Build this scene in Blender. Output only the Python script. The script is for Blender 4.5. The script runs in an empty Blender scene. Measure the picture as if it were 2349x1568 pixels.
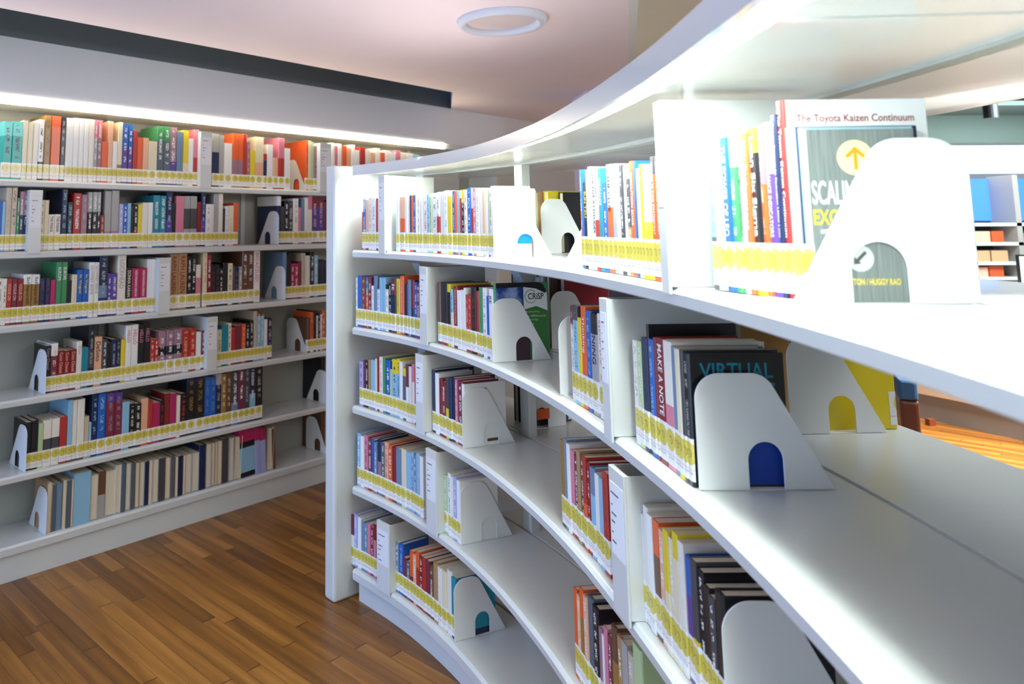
import bpy, math, random, re
from mathutils import Vector, Matrix
from mathutils.geometry import tessellate_polygon
random.seed(11)
SC = bpy.context.scene
COL = SC.collection
PI = math.pi
IMW, IMH = 2349.0, 1568.0
# ------------------------------------------------------------------ camera
EYE = 1.6064
cam_d = bpy.data.cameras.new('camera')
cam_d.sensor_fit = 'HORIZONTAL'; cam_d.sensor_width = 36.0
cam_d.lens = 1698.9 * 36.0 / IMW
cam_d.shift_x = (IMW / 2 - 871.7) / IMW
cam_d.shift_y = -(IMH / 2 - 314.6) / IMW
cam_d.clip_start = 0.02
cam_d.dof.use_dof = True
cam_d.dof.focus_distance = 2.1
cam_d.dof.aperture_fstop = 4.2
cam = bpy.data.objects.new('camera', cam_d); COL.objects.link(cam)
TH, ROLL = 0.1184, 0.0052
cam.matrix_world = (Matrix.Translation((0, 0, EYE)) @ Matrix.Rotation(PI / 2 + TH, 4, 'X') @ Matrix.Rotation(-ROLL, 4, 'Z'))
SC.camera = cam
# ------------------------------------------------------------------ world, exposure
SC.view_settings.view_transform = 'Standard'
SC.view_settings.look = 'None'
SC.view_settings.gamma = 1
SC.view_settings.use_curve_mapping = False
SC.view_settings.exposure = 0.4
w = bpy.data.worlds.new('world'); SC.world = w; w.use_nodes = True
w.node_tree.nodes['Background'].inputs[0].default_value = (0.5, 0.7, 1.0, 1)
w.node_tree.nodes['Background'].inputs[1].default_value = 0.5
def area_light(name, loc, target, sx, sy, energy, color, spread=PI):
    d = bpy.data.lights.new(name, 'AREA'); d.shape = 'RECTANGLE'; d.size = sx; d.size_y = sy
    d.energy = energy; d.color = color; d.spread = spread
    o = bpy.data.objects.new(name, d); COL.objects.link(o); o.location = loc
    o.rotation_euler = (Vector(target) - Vector(loc)).to_track_quat('-Z', 'Y').to_euler()
    return o
area_light('daylight_window', (-1.9, -1.55, 0.85), (-0.4, 3.0, 0.9), 3.2, 1.3, 36, (0.68, 0.82, 1.0))
area_light('daylight_window', (-4.3, 1.2, 1.0), (0.4, 4.6, 0.8), 1.6, 1.6, 110, (0.22, 0.46, 1.0))
area_light('added_ceiling_fill', (0.28, 2.95, 1.93), (0.0, 3.0, 2.52), 1.5, 0.3, 3.2, (1.0, 0.93, 0.92))  # fill added on top of the canopy to brighten the ceiling above
area_light('unseen_fill_lamp', (-1.6, 1.9, 2.45), (-1.5, 2.1, 0.0), 1.2, 0.6, 7, (1.0, 0.93, 0.85))  # unseen overhead lamp, lights the wall bookcase and the floor before it
area_light('unseen_fill_lamp', (4.9, 4.9, 2.85), (4.6, 5.3, 0.0), 1.2, 1.0, 170, (1.0, 0.9, 0.78), 1.6)  # unseen lamp added to brighten the far wood floor and counter
area_light('unseen_fill_lamp', (5.6, 5.6, 2.6), (5.9, 6.9, 1.3), 1.2, 0.6, 60, (0.85, 0.97, 1.0))  # unseen lamp aimed at the display unit
area_light('unseen_fill_lamp', (2.2, 1.4, 2.42), (-0.6, 4.4, 2.3), 1.2, 0.5, 20, (0.92, 0.95, 1.0))  # unseen lamp added beyond the curved bookcase, aimed sideways at the bulkhead

# ------------------------------------------------------------------ helpers
def lin(c):
    if isinstance(c, str):
        c = c.lstrip('#'); c = [int(c[i:i + 2], 16) / 255 for i in (0, 2, 4)]
    return tuple((x / 12.92 if x <= 0.04045 else ((x + 0.055) / 1.055) ** 2.4) for x in c[:3]) + (1.0,)
MATS = {}
def mat(name, col, rough=0.5, spec=0.5, coat=0.0, metal=0.0, emit=None, estr=1.0, alpha=None):
    if name in MATS: return MATS[name]
    m = bpy.data.materials.new(name); m.use_nodes = True
    b = m.node_tree.nodes['Principled BSDF']
    b.inputs['Base Color'].default_value = lin(col)
    b.inputs['Roughness'].default_value = rough
    b.inputs['Specular IOR Level'].default_value = spec
    b.inputs['Coat Weight'].default_value = coat
    b.inputs['Metallic'].default_value = metal
    if emit:
        b.inputs['Emission Color'].default_value = lin(emit); b.inputs['Emission Strength'].default_value = estr
    MATS[name] = m; return m
class NT:
    def __init__(s, name):
        s.m = bpy.data.materials.new(name); s.m.use_nodes = True; s.t = s.m.node_tree
        s.b = s.t.nodes['Principled BSDF']; MATS[name] = s.m
    def n(s, kind, **k):
        x = s.t.nodes.new(kind)
        for a, v in k.items(): setattr(x, a, v)
        return x
    def l(s, a, b): s.t.links.new(a, b)
    def val(s, sock, v):
        if hasattr(v, 'is_output') or isinstance(v, bpy.types.NodeSocket): s.l(v, sock)
        else: sock.default_value = v
    def M(s, op, a, b=0.0, c=0.0):
        x = s.n('ShaderNodeMath', operation=op)
        for i, v in enumerate((a, b, c)): s.val(x.inputs[i], v)
        return x.outputs[0]
    def mix(s, f, a, b):
        x = s.n('ShaderNodeMix', data_type='RGBA')
        s.val(x.inputs[0], f); s.val(x.inputs[6], a); s.val(x.inputs[7], b)
        return x.outputs[2]

def mesh_obj(name, verts, faces, m=None, parent=None, smooth=False, uvs=None, fattr=None, mats=None, midx=None):
    me = bpy.data.meshes.new(name)
    me.from_pydata([tuple(v) for v in verts], [], faces)
    if mats:
        for x in mats: me.materials.append(x)
        me.polygons.foreach_set('material_index', midx)
    elif m: me.materials.append(m)
    if uvs is not None:
        uv = me.uv_layers.new(name='UVMap')
        flat = [c for f in uvs for p in f for c in p]
        uv.data.foreach_set('uv', flat)
    if fattr:
        for k, vals in fattr.items():
            a = me.attributes.new(k, 'FLOAT_COLOR', 'FACE')
            a.data.foreach_set('color', [c for v in vals for c in v])
    if smooth: me.polygons.foreach_set('use_smooth', [True] * len(me.polygons))
    me.update()
    o = bpy.data.objects.new(name, me); COL.objects.link(o)
    if parent: o.parent = parent
    return o
def empty(name, label, cat, loc=(0, 0, 0), rz=0.0, group=None):
    o = bpy.data.objects.new(name, None); COL.objects.link(o)
    o.empty_display_size = 0.05
    o.location = loc; o.rotation_euler = (0, 0, rz)
    o['label'] = label; o['category'] = cat
    if group: o['group'] = group
    return o
def tag(o, label, cat, group=None):
    o['label'] = label; o['category'] = cat
    if group: o['group'] = group
    return o
def struct(o): o['kind'] = 'structure'; return o
class G:
    def __init__(s): s.v = []; s.f = []
    def quad_prism(s, poly, z0, z1):
        n = len(poly); b = len(s.v)
        s.v += [(x, y, z0) for x, y in poly] + [(x, y, z1) for x, y in poly]
        tri = tessellate_polygon([[Vector((x, y, 0)) for x, y in poly]])
        ar = sum(poly[i][0] * poly[(i + 1) % n][1] - poly[(i + 1) % n][0] * poly[i][1] for i in range(n))
        for t in tri:
            a, c, d = t
            p, q, r = poly[a], poly[c], poly[d]
            up = (q[0] - p[0]) * (r[1] - p[1]) - (q[1] - p[1]) * (r[0] - p[0]) > 0
            t = (a, c, d) if up else (a, d, c)
            s.f.append(tuple(b + n + i for i in t)); s.f.append(tuple(b + i for i in reversed(t)))
        for i in range(n):
            j = (i + 1) % n
            q = (b + i, b + j, b + n + j, b + n + i)
            s.f.append(q if ar > 0 else tuple(reversed(q)))
    def box(s, x0, x1, y0, y1, z0, z1): s.quad_prism([(x0, y0), (x1, y0), (x1, y1), (x0, y1)], z0, z1)
    def obj(s, name, m, parent=None, bevel=0.0, smooth=False):
        o = mesh_obj(name, s.v, s.f, m, parent, smooth)
        if bevel:
            b = o.modifiers.new('bevel', 'BEVEL'); b.width = bevel; b.segments = 2; b.limit_method = 'ANGLE'
        return o
def box(name, m, x0, x1, y0, y1, z0, z1, parent=None, bevel=0.0):
    g = G(); g.box(x0, x1, y0, y1, z0, z1); return g.obj(name, m, parent, bevel)

# ------------------------------------------------------------------ materials
def paint(name, col, rough=0.45, bump=0.02, var=0.03, coat=0.0):
    k = NT(name); tc = k.n('ShaderNodeTexCoord')
    nz = k.n('ShaderNodeTexNoise'); nz.inputs['Scale'].default_value = 3.0; nz.inputs['Detail'].default_value = 4
    k.l(tc.outputs['Object'], nz.inputs['Vector'])
    c = lin(col); d = tuple(x * (1 - var * 2) for x in c[:3]) + (1,)
    k.l(k.mix(nz.outputs[0], c, d), k.b.inputs['Base Color'])
    n2 = k.n('ShaderNodeTexNoise'); n2.inputs['Scale'].default_value = 220
    k.l(tc.outputs['Object'], n2.inputs['Vector'])
    bp = k.n('ShaderNodeBump'); bp.inputs['Strength'].default_value = bump; bp.inputs['Distance'].default_value = 0.001
    k.l(n2.outputs[0], bp.inputs['Height']); k.l(bp.outputs[0], k.b.inputs['Normal'])
    k.b.inputs['Roughness'].default_value = rough; k.b.inputs['Coat Weight'].default_value = coat
    return k.m
STEEL = paint('white_powder_coated_steel', '#dcdfdd', 0.28, coat=0.25)
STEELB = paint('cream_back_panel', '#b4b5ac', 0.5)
BEND = paint('white_bookend_steel', '#eff1f0', 0.38)
CEIL = paint('ceiling_plaster', '#f3e3e4', 0.9)
CEIL2 = paint('upper_ceiling_plaster', '#dfe3dc', 0.9)
BULK = paint('bulkhead_paint', '#eaedf4', 0.8)
WALLM = paint('far_wall_paint', '#d9dbd6', 0.8)
DARKV = paint('dark_recess_paint', '#16181a', 0.9)
GREYG = paint('grey_green_soffit_paint', '#55655f', 0.8)
CANB = paint('canopy_board', '#f3f5f0', 0.22, coat=0.4)
def wood_floor():
    k = NT('wood_strip_floor'); tc = k.n('ShaderNodeTexCoord')
    mp = k.n('ShaderNodeMapping'); k.l(tc.outputs['Object'], mp.inputs[0])
    sx = k.n('ShaderNodeSeparateXYZ'); k.l(mp.outputs[0], sx.inputs[0])
    x, y = sx.outputs[0], sx.outputs[1]
    W = 0.062
    row = k.M('FLOOR', k.M('DIVIDE', x, W))
    wn = k.n('ShaderNodeTexWhiteNoise', noise_dimensions='1D'); k.l(row, wn.inputs['W'])
    yy = k.M('ADD', k.M('DIVIDE', y, 1.1), k.M('MULTIPLY', wn.outputs[0], 7.3))
    seg = k.M('FLOOR', yy)
    cm = k.n('ShaderNodeCombineXYZ'); k.l(row, cm.inputs[0]); k.l(seg, cm.inputs[1])
    w2 = k.n('ShaderNodeTexWhiteNoise', noise_dimensions='3D'); k.l(cm.outputs[0], w2.inputs['Vector'])
    mp2 = k.n('ShaderNodeMapping'); mp2.inputs['Scale'].default_value = (28, 1.6, 1); k.l(tc.outputs['Object'], mp2.inputs[0])
    gr = k.n('ShaderNodeTexNoise'); gr.inputs['Scale'].default_value = 1.0; gr.inputs['Detail'].default_value = 6
    ad = k.n('ShaderNodeVectorMath', operation='ADD'); k.l(mp2.outputs[0], ad.inputs[0]); k.l(w2.outputs['Color'], ad.inputs[1])
    k.l(ad.outputs[0], gr.inputs['Vector'])
    f = k.M('ADD', k.M('MULTIPLY', w2.outputs[0], 0.34), k.M('MULTIPLY', gr.outputs[0], 0.72))
    r = k.n('ShaderNodeValToRGB'); k.l(f, r.inputs[0])
    e = r.color_ramp.elements; e[0].position = 0.2; e[0].color = lin('#4e2e10'); e[1].position = 0.85; e[1].color = lin('#b27c38')
    m_ = r.color_ramp.elements.new(0.5); m_.color = lin('#80521e')
    fx = k.M('FRACT', k.M('DIVIDE', x, W)); fy = k.M('FRACT', yy)
    gap = k.M('MAXIMUM', k.M('GREATER_THAN', k.M('ABSOLUTE', k.M('SUBTRACT', fx, 0.5)), 0.485), k.M('GREATER_THAN', k.M('ABSOLUTE', k.M('SUBTRACT', fy, 0.5)), 0.497))
    k.l(k.mix(k.M('MULTIPLY', gap, 0.7), r.outputs[0], lin('#2a180b')), k.b.inputs['Base Color'])
    k.b.inputs['Roughness'].default_value = 0.33
    bp = k.n('ShaderNodeBump'); bp.inputs['Strength'].default_value = 0.15; bp.inputs['Distance'].default_value = 0.002; bp.invert = True
    k.l(gap, bp.inputs['Height']); k.l(bp.outputs[0], k.b.inputs['Normal'])
    return k.m
def cover_material():
    k = NT('book_cover_paper')
    def at(n):
        a = k.n('ShaderNodeAttribute', attribute_type='GEOMETRY', attribute_name=n); return a.outputs['Color'], a.outputs['Alpha']
    c1, f1 = at('c1'); c2, f2 = at('c2'); c3, f3 = at('c3'); c4, f4 = at('c4')   # c3 marks colour; bands in b1
    b1, fb = at('b1')
    sb = k.n('ShaderNodeSeparateColor'); k.l(b1, sb.inputs[0])
    uv = k.n('ShaderNodeUVMap', uv_map='UVMap'); su = k.n('ShaderNodeSeparateXYZ'); k.l(uv.outputs[0], su.inputs[0])
    u, v = su.outputs[0], su.outputs[1]
    g1 = k.M('MULTIPLY', k.M('GREATER_THAN', v, sb.outputs[0]), k.M('LESS_THAN', v, sb.outputs[1]))
    g2 = k.M('MULTIPLY', k.M('GREATER_THAN', v, sb.outputs[2]), k.M('LESS_THAN', v, fb))
    col = k.mix(g1, c1, c2); col = k.mix(g2, col, c4)
    # worn printed lettering along the spine: blocks of noise inside a centred column
    cm = k.n('ShaderNodeCombineXYZ'); k.l(k.M('MULTIPLY', u, 5.0), cm.inputs[0]); k.l(k.M('MULTIPLY', v, 75.0), cm.inputs[1]); k.l(k.M('MULTIPLY', f1, 37.0), cm.inputs[2])
    nz = k.n('ShaderNodeTexNoise'); nz.inputs['Scale'].default_value = 1.0; nz.inputs['Detail'].default_value = 1.0
    k.l(cm.outputs[0], nz.inputs['Vector'])
    wd = k.n('ShaderNodeTexNoise', noise_dimensions='1D'); wd.inputs['Scale'].default_value = 9.0; wd.inputs['Detail'].default_value = 0
    k.l(k.M('ADD', v, k.M('MULTIPLY', f1, 11.0)), wd.inputs['W'])
    t = k.M('MULTIPLY', k.M('GREATER_THAN', nz.outputs[0], 0.5), k.M('GREATER_THAN', wd.outputs[0], 0.44))
    t = k.M('MULTIPLY', t, k.M('LESS_THAN', k.M('ABSOLUTE', k.M('SUBTRACT', u, 0.5)), 0.2))
    t = k.M('MULTIPLY', t, k.M('MULTIPLY', k.M('GREATER_THAN', v, 0.36), k.M('LESS_THAN', v, 0.94)))
    t = k.M('MULTIPLY', t, f3)
    col = k.mix(t, col, c3)
    k.l(col, k.b.inputs['Base Color'])
    k.b.inputs['Roughness'].default_value = 0.38; k.b.inputs['Coat Weight'].default_value = 0.15
    return k.m
def sticker_material():
    k = NT('spine_label_paper')
    uv = k.n('ShaderNodeUVMap', uv_map='UVMap'); su = k.n('ShaderNodeSeparateXYZ'); k.l(uv.outputs[0], su.inputs[0])
    x, z = su.outputs[0], su.outputs[1]       # metres from the spine centre / above the shelf
    dz = k.M('SUBTRACT', z, 0.0535)
    r = k.M('SQRT', k.M('ADD', k.M('MULTIPLY', x, x), k.M('MULTIPLY', dz, dz)))
    disc = k.M('LESS_THAN', r, 0.0195)
    ring = k.M('MULTIPLY', k.M('LESS_THAN', k.M('ABSOLUTE', k.M('SUBTRACT', r, 0.0065)), 0.0012), k.M('GREATER_THAN', k.M('ADD', x, k.M('MULTIPLY', dz, 0.6)), -0.003))
    ring = k.M('MAXIMUM', ring, k.M('MULTIPLY', k.M('LESS_THAN', k.M('ABSOLUTE', x), 0.0009), k.M('LESS_THAN', k.M('ABSOLUTE', dz), 0.004)))
    col = k.mix(disc, lin('#f2f1ee'), lin('#d9ca58'))
    col = k.mix(k.M('MULTIPLY', ring, 0.75), col, lin('#8a7a22'))
    red = k.M('LESS_THAN', k.M('ABSOLUTE', k.M('SUBTRACT', z, 0.0265)), 0.0006)
    col = k.mix(k.M('MULTIPLY', red, 0.7), col, lin('#d8746a'))
    cm = k.n('ShaderNodeCombineXYZ'); k.l(k.M('MULTIPLY', x, 700.0), cm.inputs[0]); k.l(k.M('MULTIPLY', z, 500.0), cm.inputs[1])
    nz = k.n('ShaderNodeTexNoise'); nz.inputs['Scale'].default_value = 1.0; nz.inputs['Detail'].default_value = 0; k.l(cm.outputs[0], nz.inputs['Vector'])
    tx = k.M('MULTIPLY', k.M('GREATER_THAN', nz.outputs[0], 0.52), k.M('LESS_THAN', k.M('ABSOLUTE', k.M('SUBTRACT', z, 0.021)), 0.0016))
    tx = k.M('MULTIPLY', tx, k.M('LESS_THAN', k.M('ABSOLUTE', x), 0.010))
    col = k.mix(k.M('MULTIPLY', tx, 0.8), col, lin('#3a3a40'))
    k.l(col, k.b.inputs['Base Color'])
    k.b.inputs['Roughness'].default_value = 0.3; k.b.inputs['Coat Weight'].default_value = 0.3
    return k.m
def pages_material():
    k = NT('page_block_paper'); tc = k.n('ShaderNodeTexCoord'); sx = k.n('ShaderNodeSeparateXYZ'); k.l(tc.outputs['Object'], sx.inputs[0])
    wn = k.n('ShaderNodeTexNoise', noise_dimensions='1D'); wn.inputs['Scale'].default_value = 900; wn.inputs['Detail'].default_value = 0
    k.l(sx.outputs[0], wn.inputs['W'])
    k.l(k.mix(wn.outputs[0], lin('#efe7d6'), lin('#c9bda4')), k.b.inputs['Base Color']); k.b.inputs['Roughness'].default_value = 0.85
    return k.m
FLOORM = wood_floor(); COVER = cover_material(); STICK = sticker_material(); PAGES = pages_material()
LEDC = mat('led_diffuser_cool', '#ffffff', emit='#effcf6', estr=46.0)
LEDW = mat('led_diffuser_warm', '#ffffff', emit='#fff0d2', estr=18.0)
INK = {}

HEX = dict(w='#f1f1ee', iv='#ebe6da', cr='#e6dcbc', be='#c9bba5', tn='#b08b5f', gy='#a9a8a6', dg='#45454a', bk='#15151a', nv='#17264d',
           bl='#1f5fb8', lb='#8fc0dc', te='#1b8aa0', tq='#14b3ab', gn='#3f8f58', lg='#b9cf9a', ye='#e8cf2c', pe='#eab493', rd='#b83027',
           dr='#8a1722', mr='#7a2b42', mv='#a07888', pk='#d97f96', mg='#b4235c', pu='#5a3f95', lv='#a9aede', br='#6a4634', gd='#9b7433',
           gb='#6f8ba8', sl='#566471', lt='#6fe0dc')
HEX['or'] = '#e8622a'
NAMES = dict(w='white', iv='ivory', cr='cream', be='beige', tn='tan', gy='grey', dg='dark grey', bk='black', nv='navy', bl='blue', lb='light blue',
             te='teal', tq='turquoise', gn='green', lg='pale green', ye='yellow', pe='peach', rd='red', dr='dark red', mr='maroon', mv='mauve',
             pk='pink', mg='magenta', pu='purple', lv='lavender', br='brown', gd='golden brown', gb='grey blue', sl='slate', lt='light turquoise')
NAMES['or'] = 'orange'
def ink(code):
    if code not in INK: INK[code] = mat('printed_ink_' + NAMES[code].replace(' ', '_'), HEX[code], 0.5)
    return INK[code]

# ------------------------------------------------------------------ plan of the two bookcases
# left, straight, standing against the wall
LX, LY, LA = -1.0958, 4.1739, 0.7739
LDx, LDy = math.cos(LA), math.sin(LA); LNx, LNy = -LDy, LDx
def Lp(s, off=0.0): return (LX + LDx * s + LNx * off, LY + LDy * s + LNy * off)
# right, curved: knots of the shelf front, seen from above
KY = [-.6, -.2, .2, .6, .95, 1.3, 1.65, 2.0, 2.3, 2.6, 2.9, 3.15, 3.4, 3.7]
KX = [.07, .26, .39, .466, .502, .515, .502, .468, .412, .33, .205, .06, -.13, -.38]
def _grad(y, x):
    n = len(x); m = []
    for i in range(n):
        if i == 0: m.append((x[1] - x[0]) / (y[1] - y[0]))
        elif i == n - 1: m.append((x[-1] - x[-2]) / (y[-1] - y[-2]))
        else:
            a, b = y[i] - y[i - 1], y[i + 1] - y[i]
            m.append((a * a * x[i + 1] + (b * b - a * a) * x[i] - b * b * x[i - 1]) / (a * b * (a + b)))
    return m
_M = _grad(KY, KX)
def curve_x(y):
    i = 0
    while i < len(KY) - 2 and y > KY[i + 1]: i += 1
    h = KY[i + 1] - KY[i]; t = (y - KY[i]) / h
    return (2*t**3-3*t**2+1)*KX[i] + (t**3-2*t**2+t)*h*_M[i] + (-2*t**3+3*t**2)*KX[i+1] + (t**3-t**2)*h*_M[i+1]
_PT = []; _t = 0.0
for i in range(2001):
    y = 3.65 - 4.2 * i / 2000; x = curve_x(y)
    if _PT: _t += math.hypot(x - _PT[-1][1], y - _PT[-1][2])
    _PT.append((_t, x, y))
def Rt(t):
    lo, hi = 0, len(_PT) - 1
    while hi - lo > 1:
        m = (lo + hi) // 2
        if _PT[m][0] <= t: lo = m
        else: hi = m
    a, b = _PT[lo], _PT[hi]; f = (t - a[0]) / (b[0] - a[0])
    i0, i1 = max(lo - 8, 0), min(hi + 8, len(_PT) - 1)
    dx, dy = _PT[i1][1] - _PT[i0][1], _PT[i1][2] - _PT[i0][2]; L = math.hypot(dx, dy)
    return a[1] + (b[1] - a[1]) * f, a[2] + (b[2] - a[2]) * f, dx / L, dy / L
def Rp(t, off=0.0):
    x, y, tx, ty = Rt(t); return (x - ty * off, y + tx * off)
def Rang(t):
    x, y, tx, ty = Rt(t); return math.atan2(ty, tx)
ZR = [0, 1.4965, 1.1565, .8165, .4765, .1365]
ZL = [0, 1.834, 1.492, 1.150, .808, .467, .160]
def place(case, t, off): return (Rp(t, off), Rang(t)) if case == 'R' else (Lp(t, off), LA)

def sweep(name, prof, t0, t1, fn, m, parent=None, n=60, closed=True, off_fn=None):
    """profile (off, z) swept along a plan curve, with end caps"""
    V = []; F = []; k = len(prof)
    for i in range(n + 1):
        t = t0 + (t1 - t0) * i / n
        for (o, z) in prof:
            o2 = o if off_fn is None else off_fn(t, o)
            x, y = fn(t, o2); V.append((x, y, z))
    for i in range(n):
        for j in range(k):
            a = i * k + j; b = i * k + (j + 1) % k
            F.append((a, a + k, b + k, b))
    tri = tessellate_polygon([[Vector((o, z, 0)) for o, z in prof]])
    for t in tri: F.append(tuple(t)); F.append(tuple(n * k + i for i in reversed(t)))
    o = mesh_obj(name, V, F, m, parent)
    import bmesh
    bm = bmesh.new(); bm.from_mesh(o.data); bmesh.ops.recalc_face_normals(bm, faces=bm.faces); bm.to_mesh(o.data); bm.free()
    return o

# ================================================================== the room
# floor (its texture space is turned so the strips run at right angles to the wall bookcase)
fl = mesh_obj('floor', [(-9, -9, 0), (9, -9, 0), (9, 9, 0), (-9, 9, 0)], [(0, 1, 2, 3)], FLOORM)
fl.rotation_euler = (0, 0, LA); struct(fl)
ZC = 2.52
# ceiling with the long air slot next to the bulkhead, and the step up to the higher ceiling
SW = 0.48
def L3(s, off, z): x, y = Lp(s, off); return (x, y, z)
E0, E1 = (0.35, -4.0), (3.0, 8.4)          # edge line of the lower ceiling
def edge_pt(y): return (0.040 + 0.333 * y, y)
v = []; f = []
A = Lp(-4.5, 0); B = Lp(2.32, 0); B2 = Lp(1.77, -SW); A2 = Lp(-4.5, -SW)
Cc = Lp(5.2, 0)
pts = [A2, B2, B, Cc, edge_pt(8.2), edge_pt(3.0), edge_pt(-4.0), (-6.5, -4.0)]
def slab(name, poly, z0, z1, m):
    g = G(); g.quad_prism(poly, z0, z1); return g.obj(name, m)
ce = slab('ceiling', [A2, B2, B, Cc, edge_pt(8.0), edge_pt(-4.0), (-6.8, -4.0)], ZC, ZC + 0.06, CEIL); struct(ce)
# slot lining: far side, roof, end
g = G(); P = lambda p, z: (p[0], p[1], z)
vv = [P(A, ZC), P(B, ZC), P(B, ZC + .22), P(A, ZC + .22), P(A2, ZC), P(B2, ZC), P(B2, ZC + .22), P(A2, ZC + .22)]
o = mesh_obj('trim_1', vv, [(3, 2, 6, 7), (4, 7, 6, 5)], DARKV); struct(o)
o = mesh_obj('trim_2', vv, [(0, 1, 2, 3)], paint('slot_lining_grey', '#6c757a', 0.8)); struct(o)
o = mesh_obj('trim_3', vv, [(1, 5, 6, 2)], paint('slot_end_blue', '#a9cdf5', 0.7)); struct(o)
up = slab('ceiling_upper', [edge_pt(-4.0), edge_pt(8.4), (9, 8.4), (9, -4.0)], 3.05, 3.1, CEIL2); struct(up)
st = slab('trim_4', [edge_pt(-4.0), edge_pt(8.4), (edge_pt(8.4)[0] + .04, 8.4), (edge_pt(-4)[0] + .04, -4)], ZC, 3.05, CEIL2); struct(st)
# bulkhead over the wall bookcase and the wall behind it
g = G(); g.quad_prism([Lp(-4.5, 0), Lp(5.2, 0), Lp(5.2, .34), Lp(-4.5, .34)], 2.236, ZC)
struct(g.obj('trim_5', BULK))
g = G(); g.quad_prism([Lp(-4.5, .34), Lp(6.5, .34), Lp(6.5, .44), Lp(-4.5, .44)], 0, 2.9)
struct(g.obj('wall_left', WALLM))
box_far = G(); box_far.quad_prism([(2.6, 8.2), (9, 8.2), (9, 8.3), (2.6, 8.3)], 0, 3.1)
struct(box_far.obj('wall_back', WALLM))
struct(box('wall_front', WALLM, -7.5, 9.0, -1.8, -1.7, 0, 3.1))
struct(box('wall_right', WALLM, 8.9, 9.0, -1.0, 8.3, 0, 3.1))

# ceiling speaker ring
def torus(name, R, r, loc, m, parent=None, nz=0.6):
    V = []; F = []; n, k = 48, 10
    for i in range(n):
        a = 2 * PI * i / n
        for j in range(k):
            b = 2 * PI * j / k; V.append((loc[0] + (R + r * math.cos(b)) * math.cos(a), loc[1] + (R + r * math.cos(b)) * math.sin(a), loc[2] + r * nz * math.sin(b)))
    for i in range(n):
        for j in range(k):
            F.append((i * k + j, ((i + 1) % n) * k + j, ((i + 1) % n) * k + (j + 1) % k, i * k + (j + 1) % k))
    return mesh_obj(name, V, F, m, parent, smooth=True)
def disc_prism(cx, cy, r, n=40): return [(cx + r * math.cos(2 * PI * i / n), cy + r * math.sin(2 * PI * i / n)) for i in range(n)]
sp = empty('ceiling_speaker', 'round flush ceiling speaker with a raised pale rim', 'speaker', (0.548, 3.235, ZC))
torus('rim', 0.178, 0.022, (0, 0, -0.006), paint('speaker_rim_paint', '#c9ccd6', 0.5), sp, 1.2)
g = G(); g.quad_prism(disc_prism(0, 0, 0.172), -0.006, -0.0005); g.obj('grille', paint('speaker_grille_paint', '#d6c8c5', 0.8), sp)

# ================================================================== wall bookcase
wb = empty('wall_bookcase', 'long white steel bookcase of six shelves built along the left wall', 'bookcase')
S0, S1 = -2.2, 2.9
def lip(z, d=0.28, h=0.034): return [(0.0, z - .002), (0.004, z), (d, z), (d, z - .018), (0.03, z - .018), (0.012, z - h), (0.004, z - h), (-0.004, z - h + .004), (-0.006, z - .010)]
for i in range(1, 7):
    sweep('shelf', lip(ZL[i]) if i < 6 else lip(ZL[i], h=.045), S0, S1, Lp, STEEL, wb, n=2)
sweep('back_panel', [(0.282, .05), (0.282, 2.236), (0.292, 2.236), (0.292, .05)], S0, S1, Lp, STEELB, wb, n=2)
sweep('plinth', [(0.012, 0.0), (0.012, .12), (0.03, .12), (0.03, 0.0)], S0, S1, Lp, STEEL, wb, n=2)
sweep('top_panel', [(0.02, 2.20), (0.02, 2.236), (0.28, 2.236), (0.28, 2.20)], S0, S1, Lp, STEEL, wb, n=2)
for s in (S0, S1 - .03): sweep('side_panel', [(0, 0), (0, 2.236), (.28, 2.236), (.28, 0)], s, s + .03, Lp, STEEL, wb, n=1)
for s in (-1.15, -.35, .55, 1.35, 2.1): sweep('upright_strip', [(0.268, .13), (0.268, 2.2), (.282, 2.2), (.282, .13)], s, s + .03, Lp, STEEL, wb, n=1)
sweep('light_strip', [(-.003, 2.196), (-.003, 2.2355), (.012, 2.2355), (.02, 2.196)], S0, 2.235, Lp, LEDW, wb, n=2)

# ================================================================== curved bookcase
cb = empty('curved_bookcase', 'double-sided curved white steel bookcase with glowing canopy and tall end panel', 'bookcase')
T0, T1 = 0.335, 4.35
for i in range(1, 6):
    sweep('shelf', lip(ZR[i], .30) if i < 5 else lip(ZR[i], .30, .045), T0, T1, Rp, STEEL, cb, n=90)
    z = ZR[i]
    sweep('rear_shelf', [(0.312, z), (0.66, z), (0.664, z - .03), (0.65, z - .03), (0.645, z - .018), (0.312, z - .018)], T0, T1, Rp, STEEL, cb, n=90)
sweep('plinth', [(0.03, 0.0), (0.03, .10), (0.05, .10), (0.05, 0.0)], T0, T1, Rp, STEEL, cb, n=90)
sweep('rear_plinth', [(0.62, 0.0), (0.62, .10), (0.64, .10), (0.64, 0.0)], T0, T1, Rp, STEEL, cb, n=90)
FO = [(0.3, 0.0), (1.3, -.015), (1.95, -.05), (2.5, -.08), (3.0, -.095), (4.6, -.095)]
def fo(t):
    for (a, x), (b, y) in zip(FO, FO[1:]):
        if t <= b: return x + (y - x) * max(0, (t - a)) / (b - a)
    return FO[-1][1]
def shift_front(t, o): return o + fo(t) * max(0.0, 1 - max(o, 0) / 0.3)
ZU = 1.845
for (a, b) in ((T0 + .0, 1.448), (1.454, 3.02), (3.03, T1)):
    sweep('canopy_panel', [(0.055, ZU), (0.055, ZU + .022), (0.315, ZU + .022), (0.315, ZU)], a, b, Rp, CANB, cb, n=40, off_fn=shift_front)
    sweep('rear_canopy_panel', [(0.345, ZU), (0.345, ZU + .022), (0.73, ZU + .022), (0.73, ZU)], a, b, Rp, CANB, cb, n=40)
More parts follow.
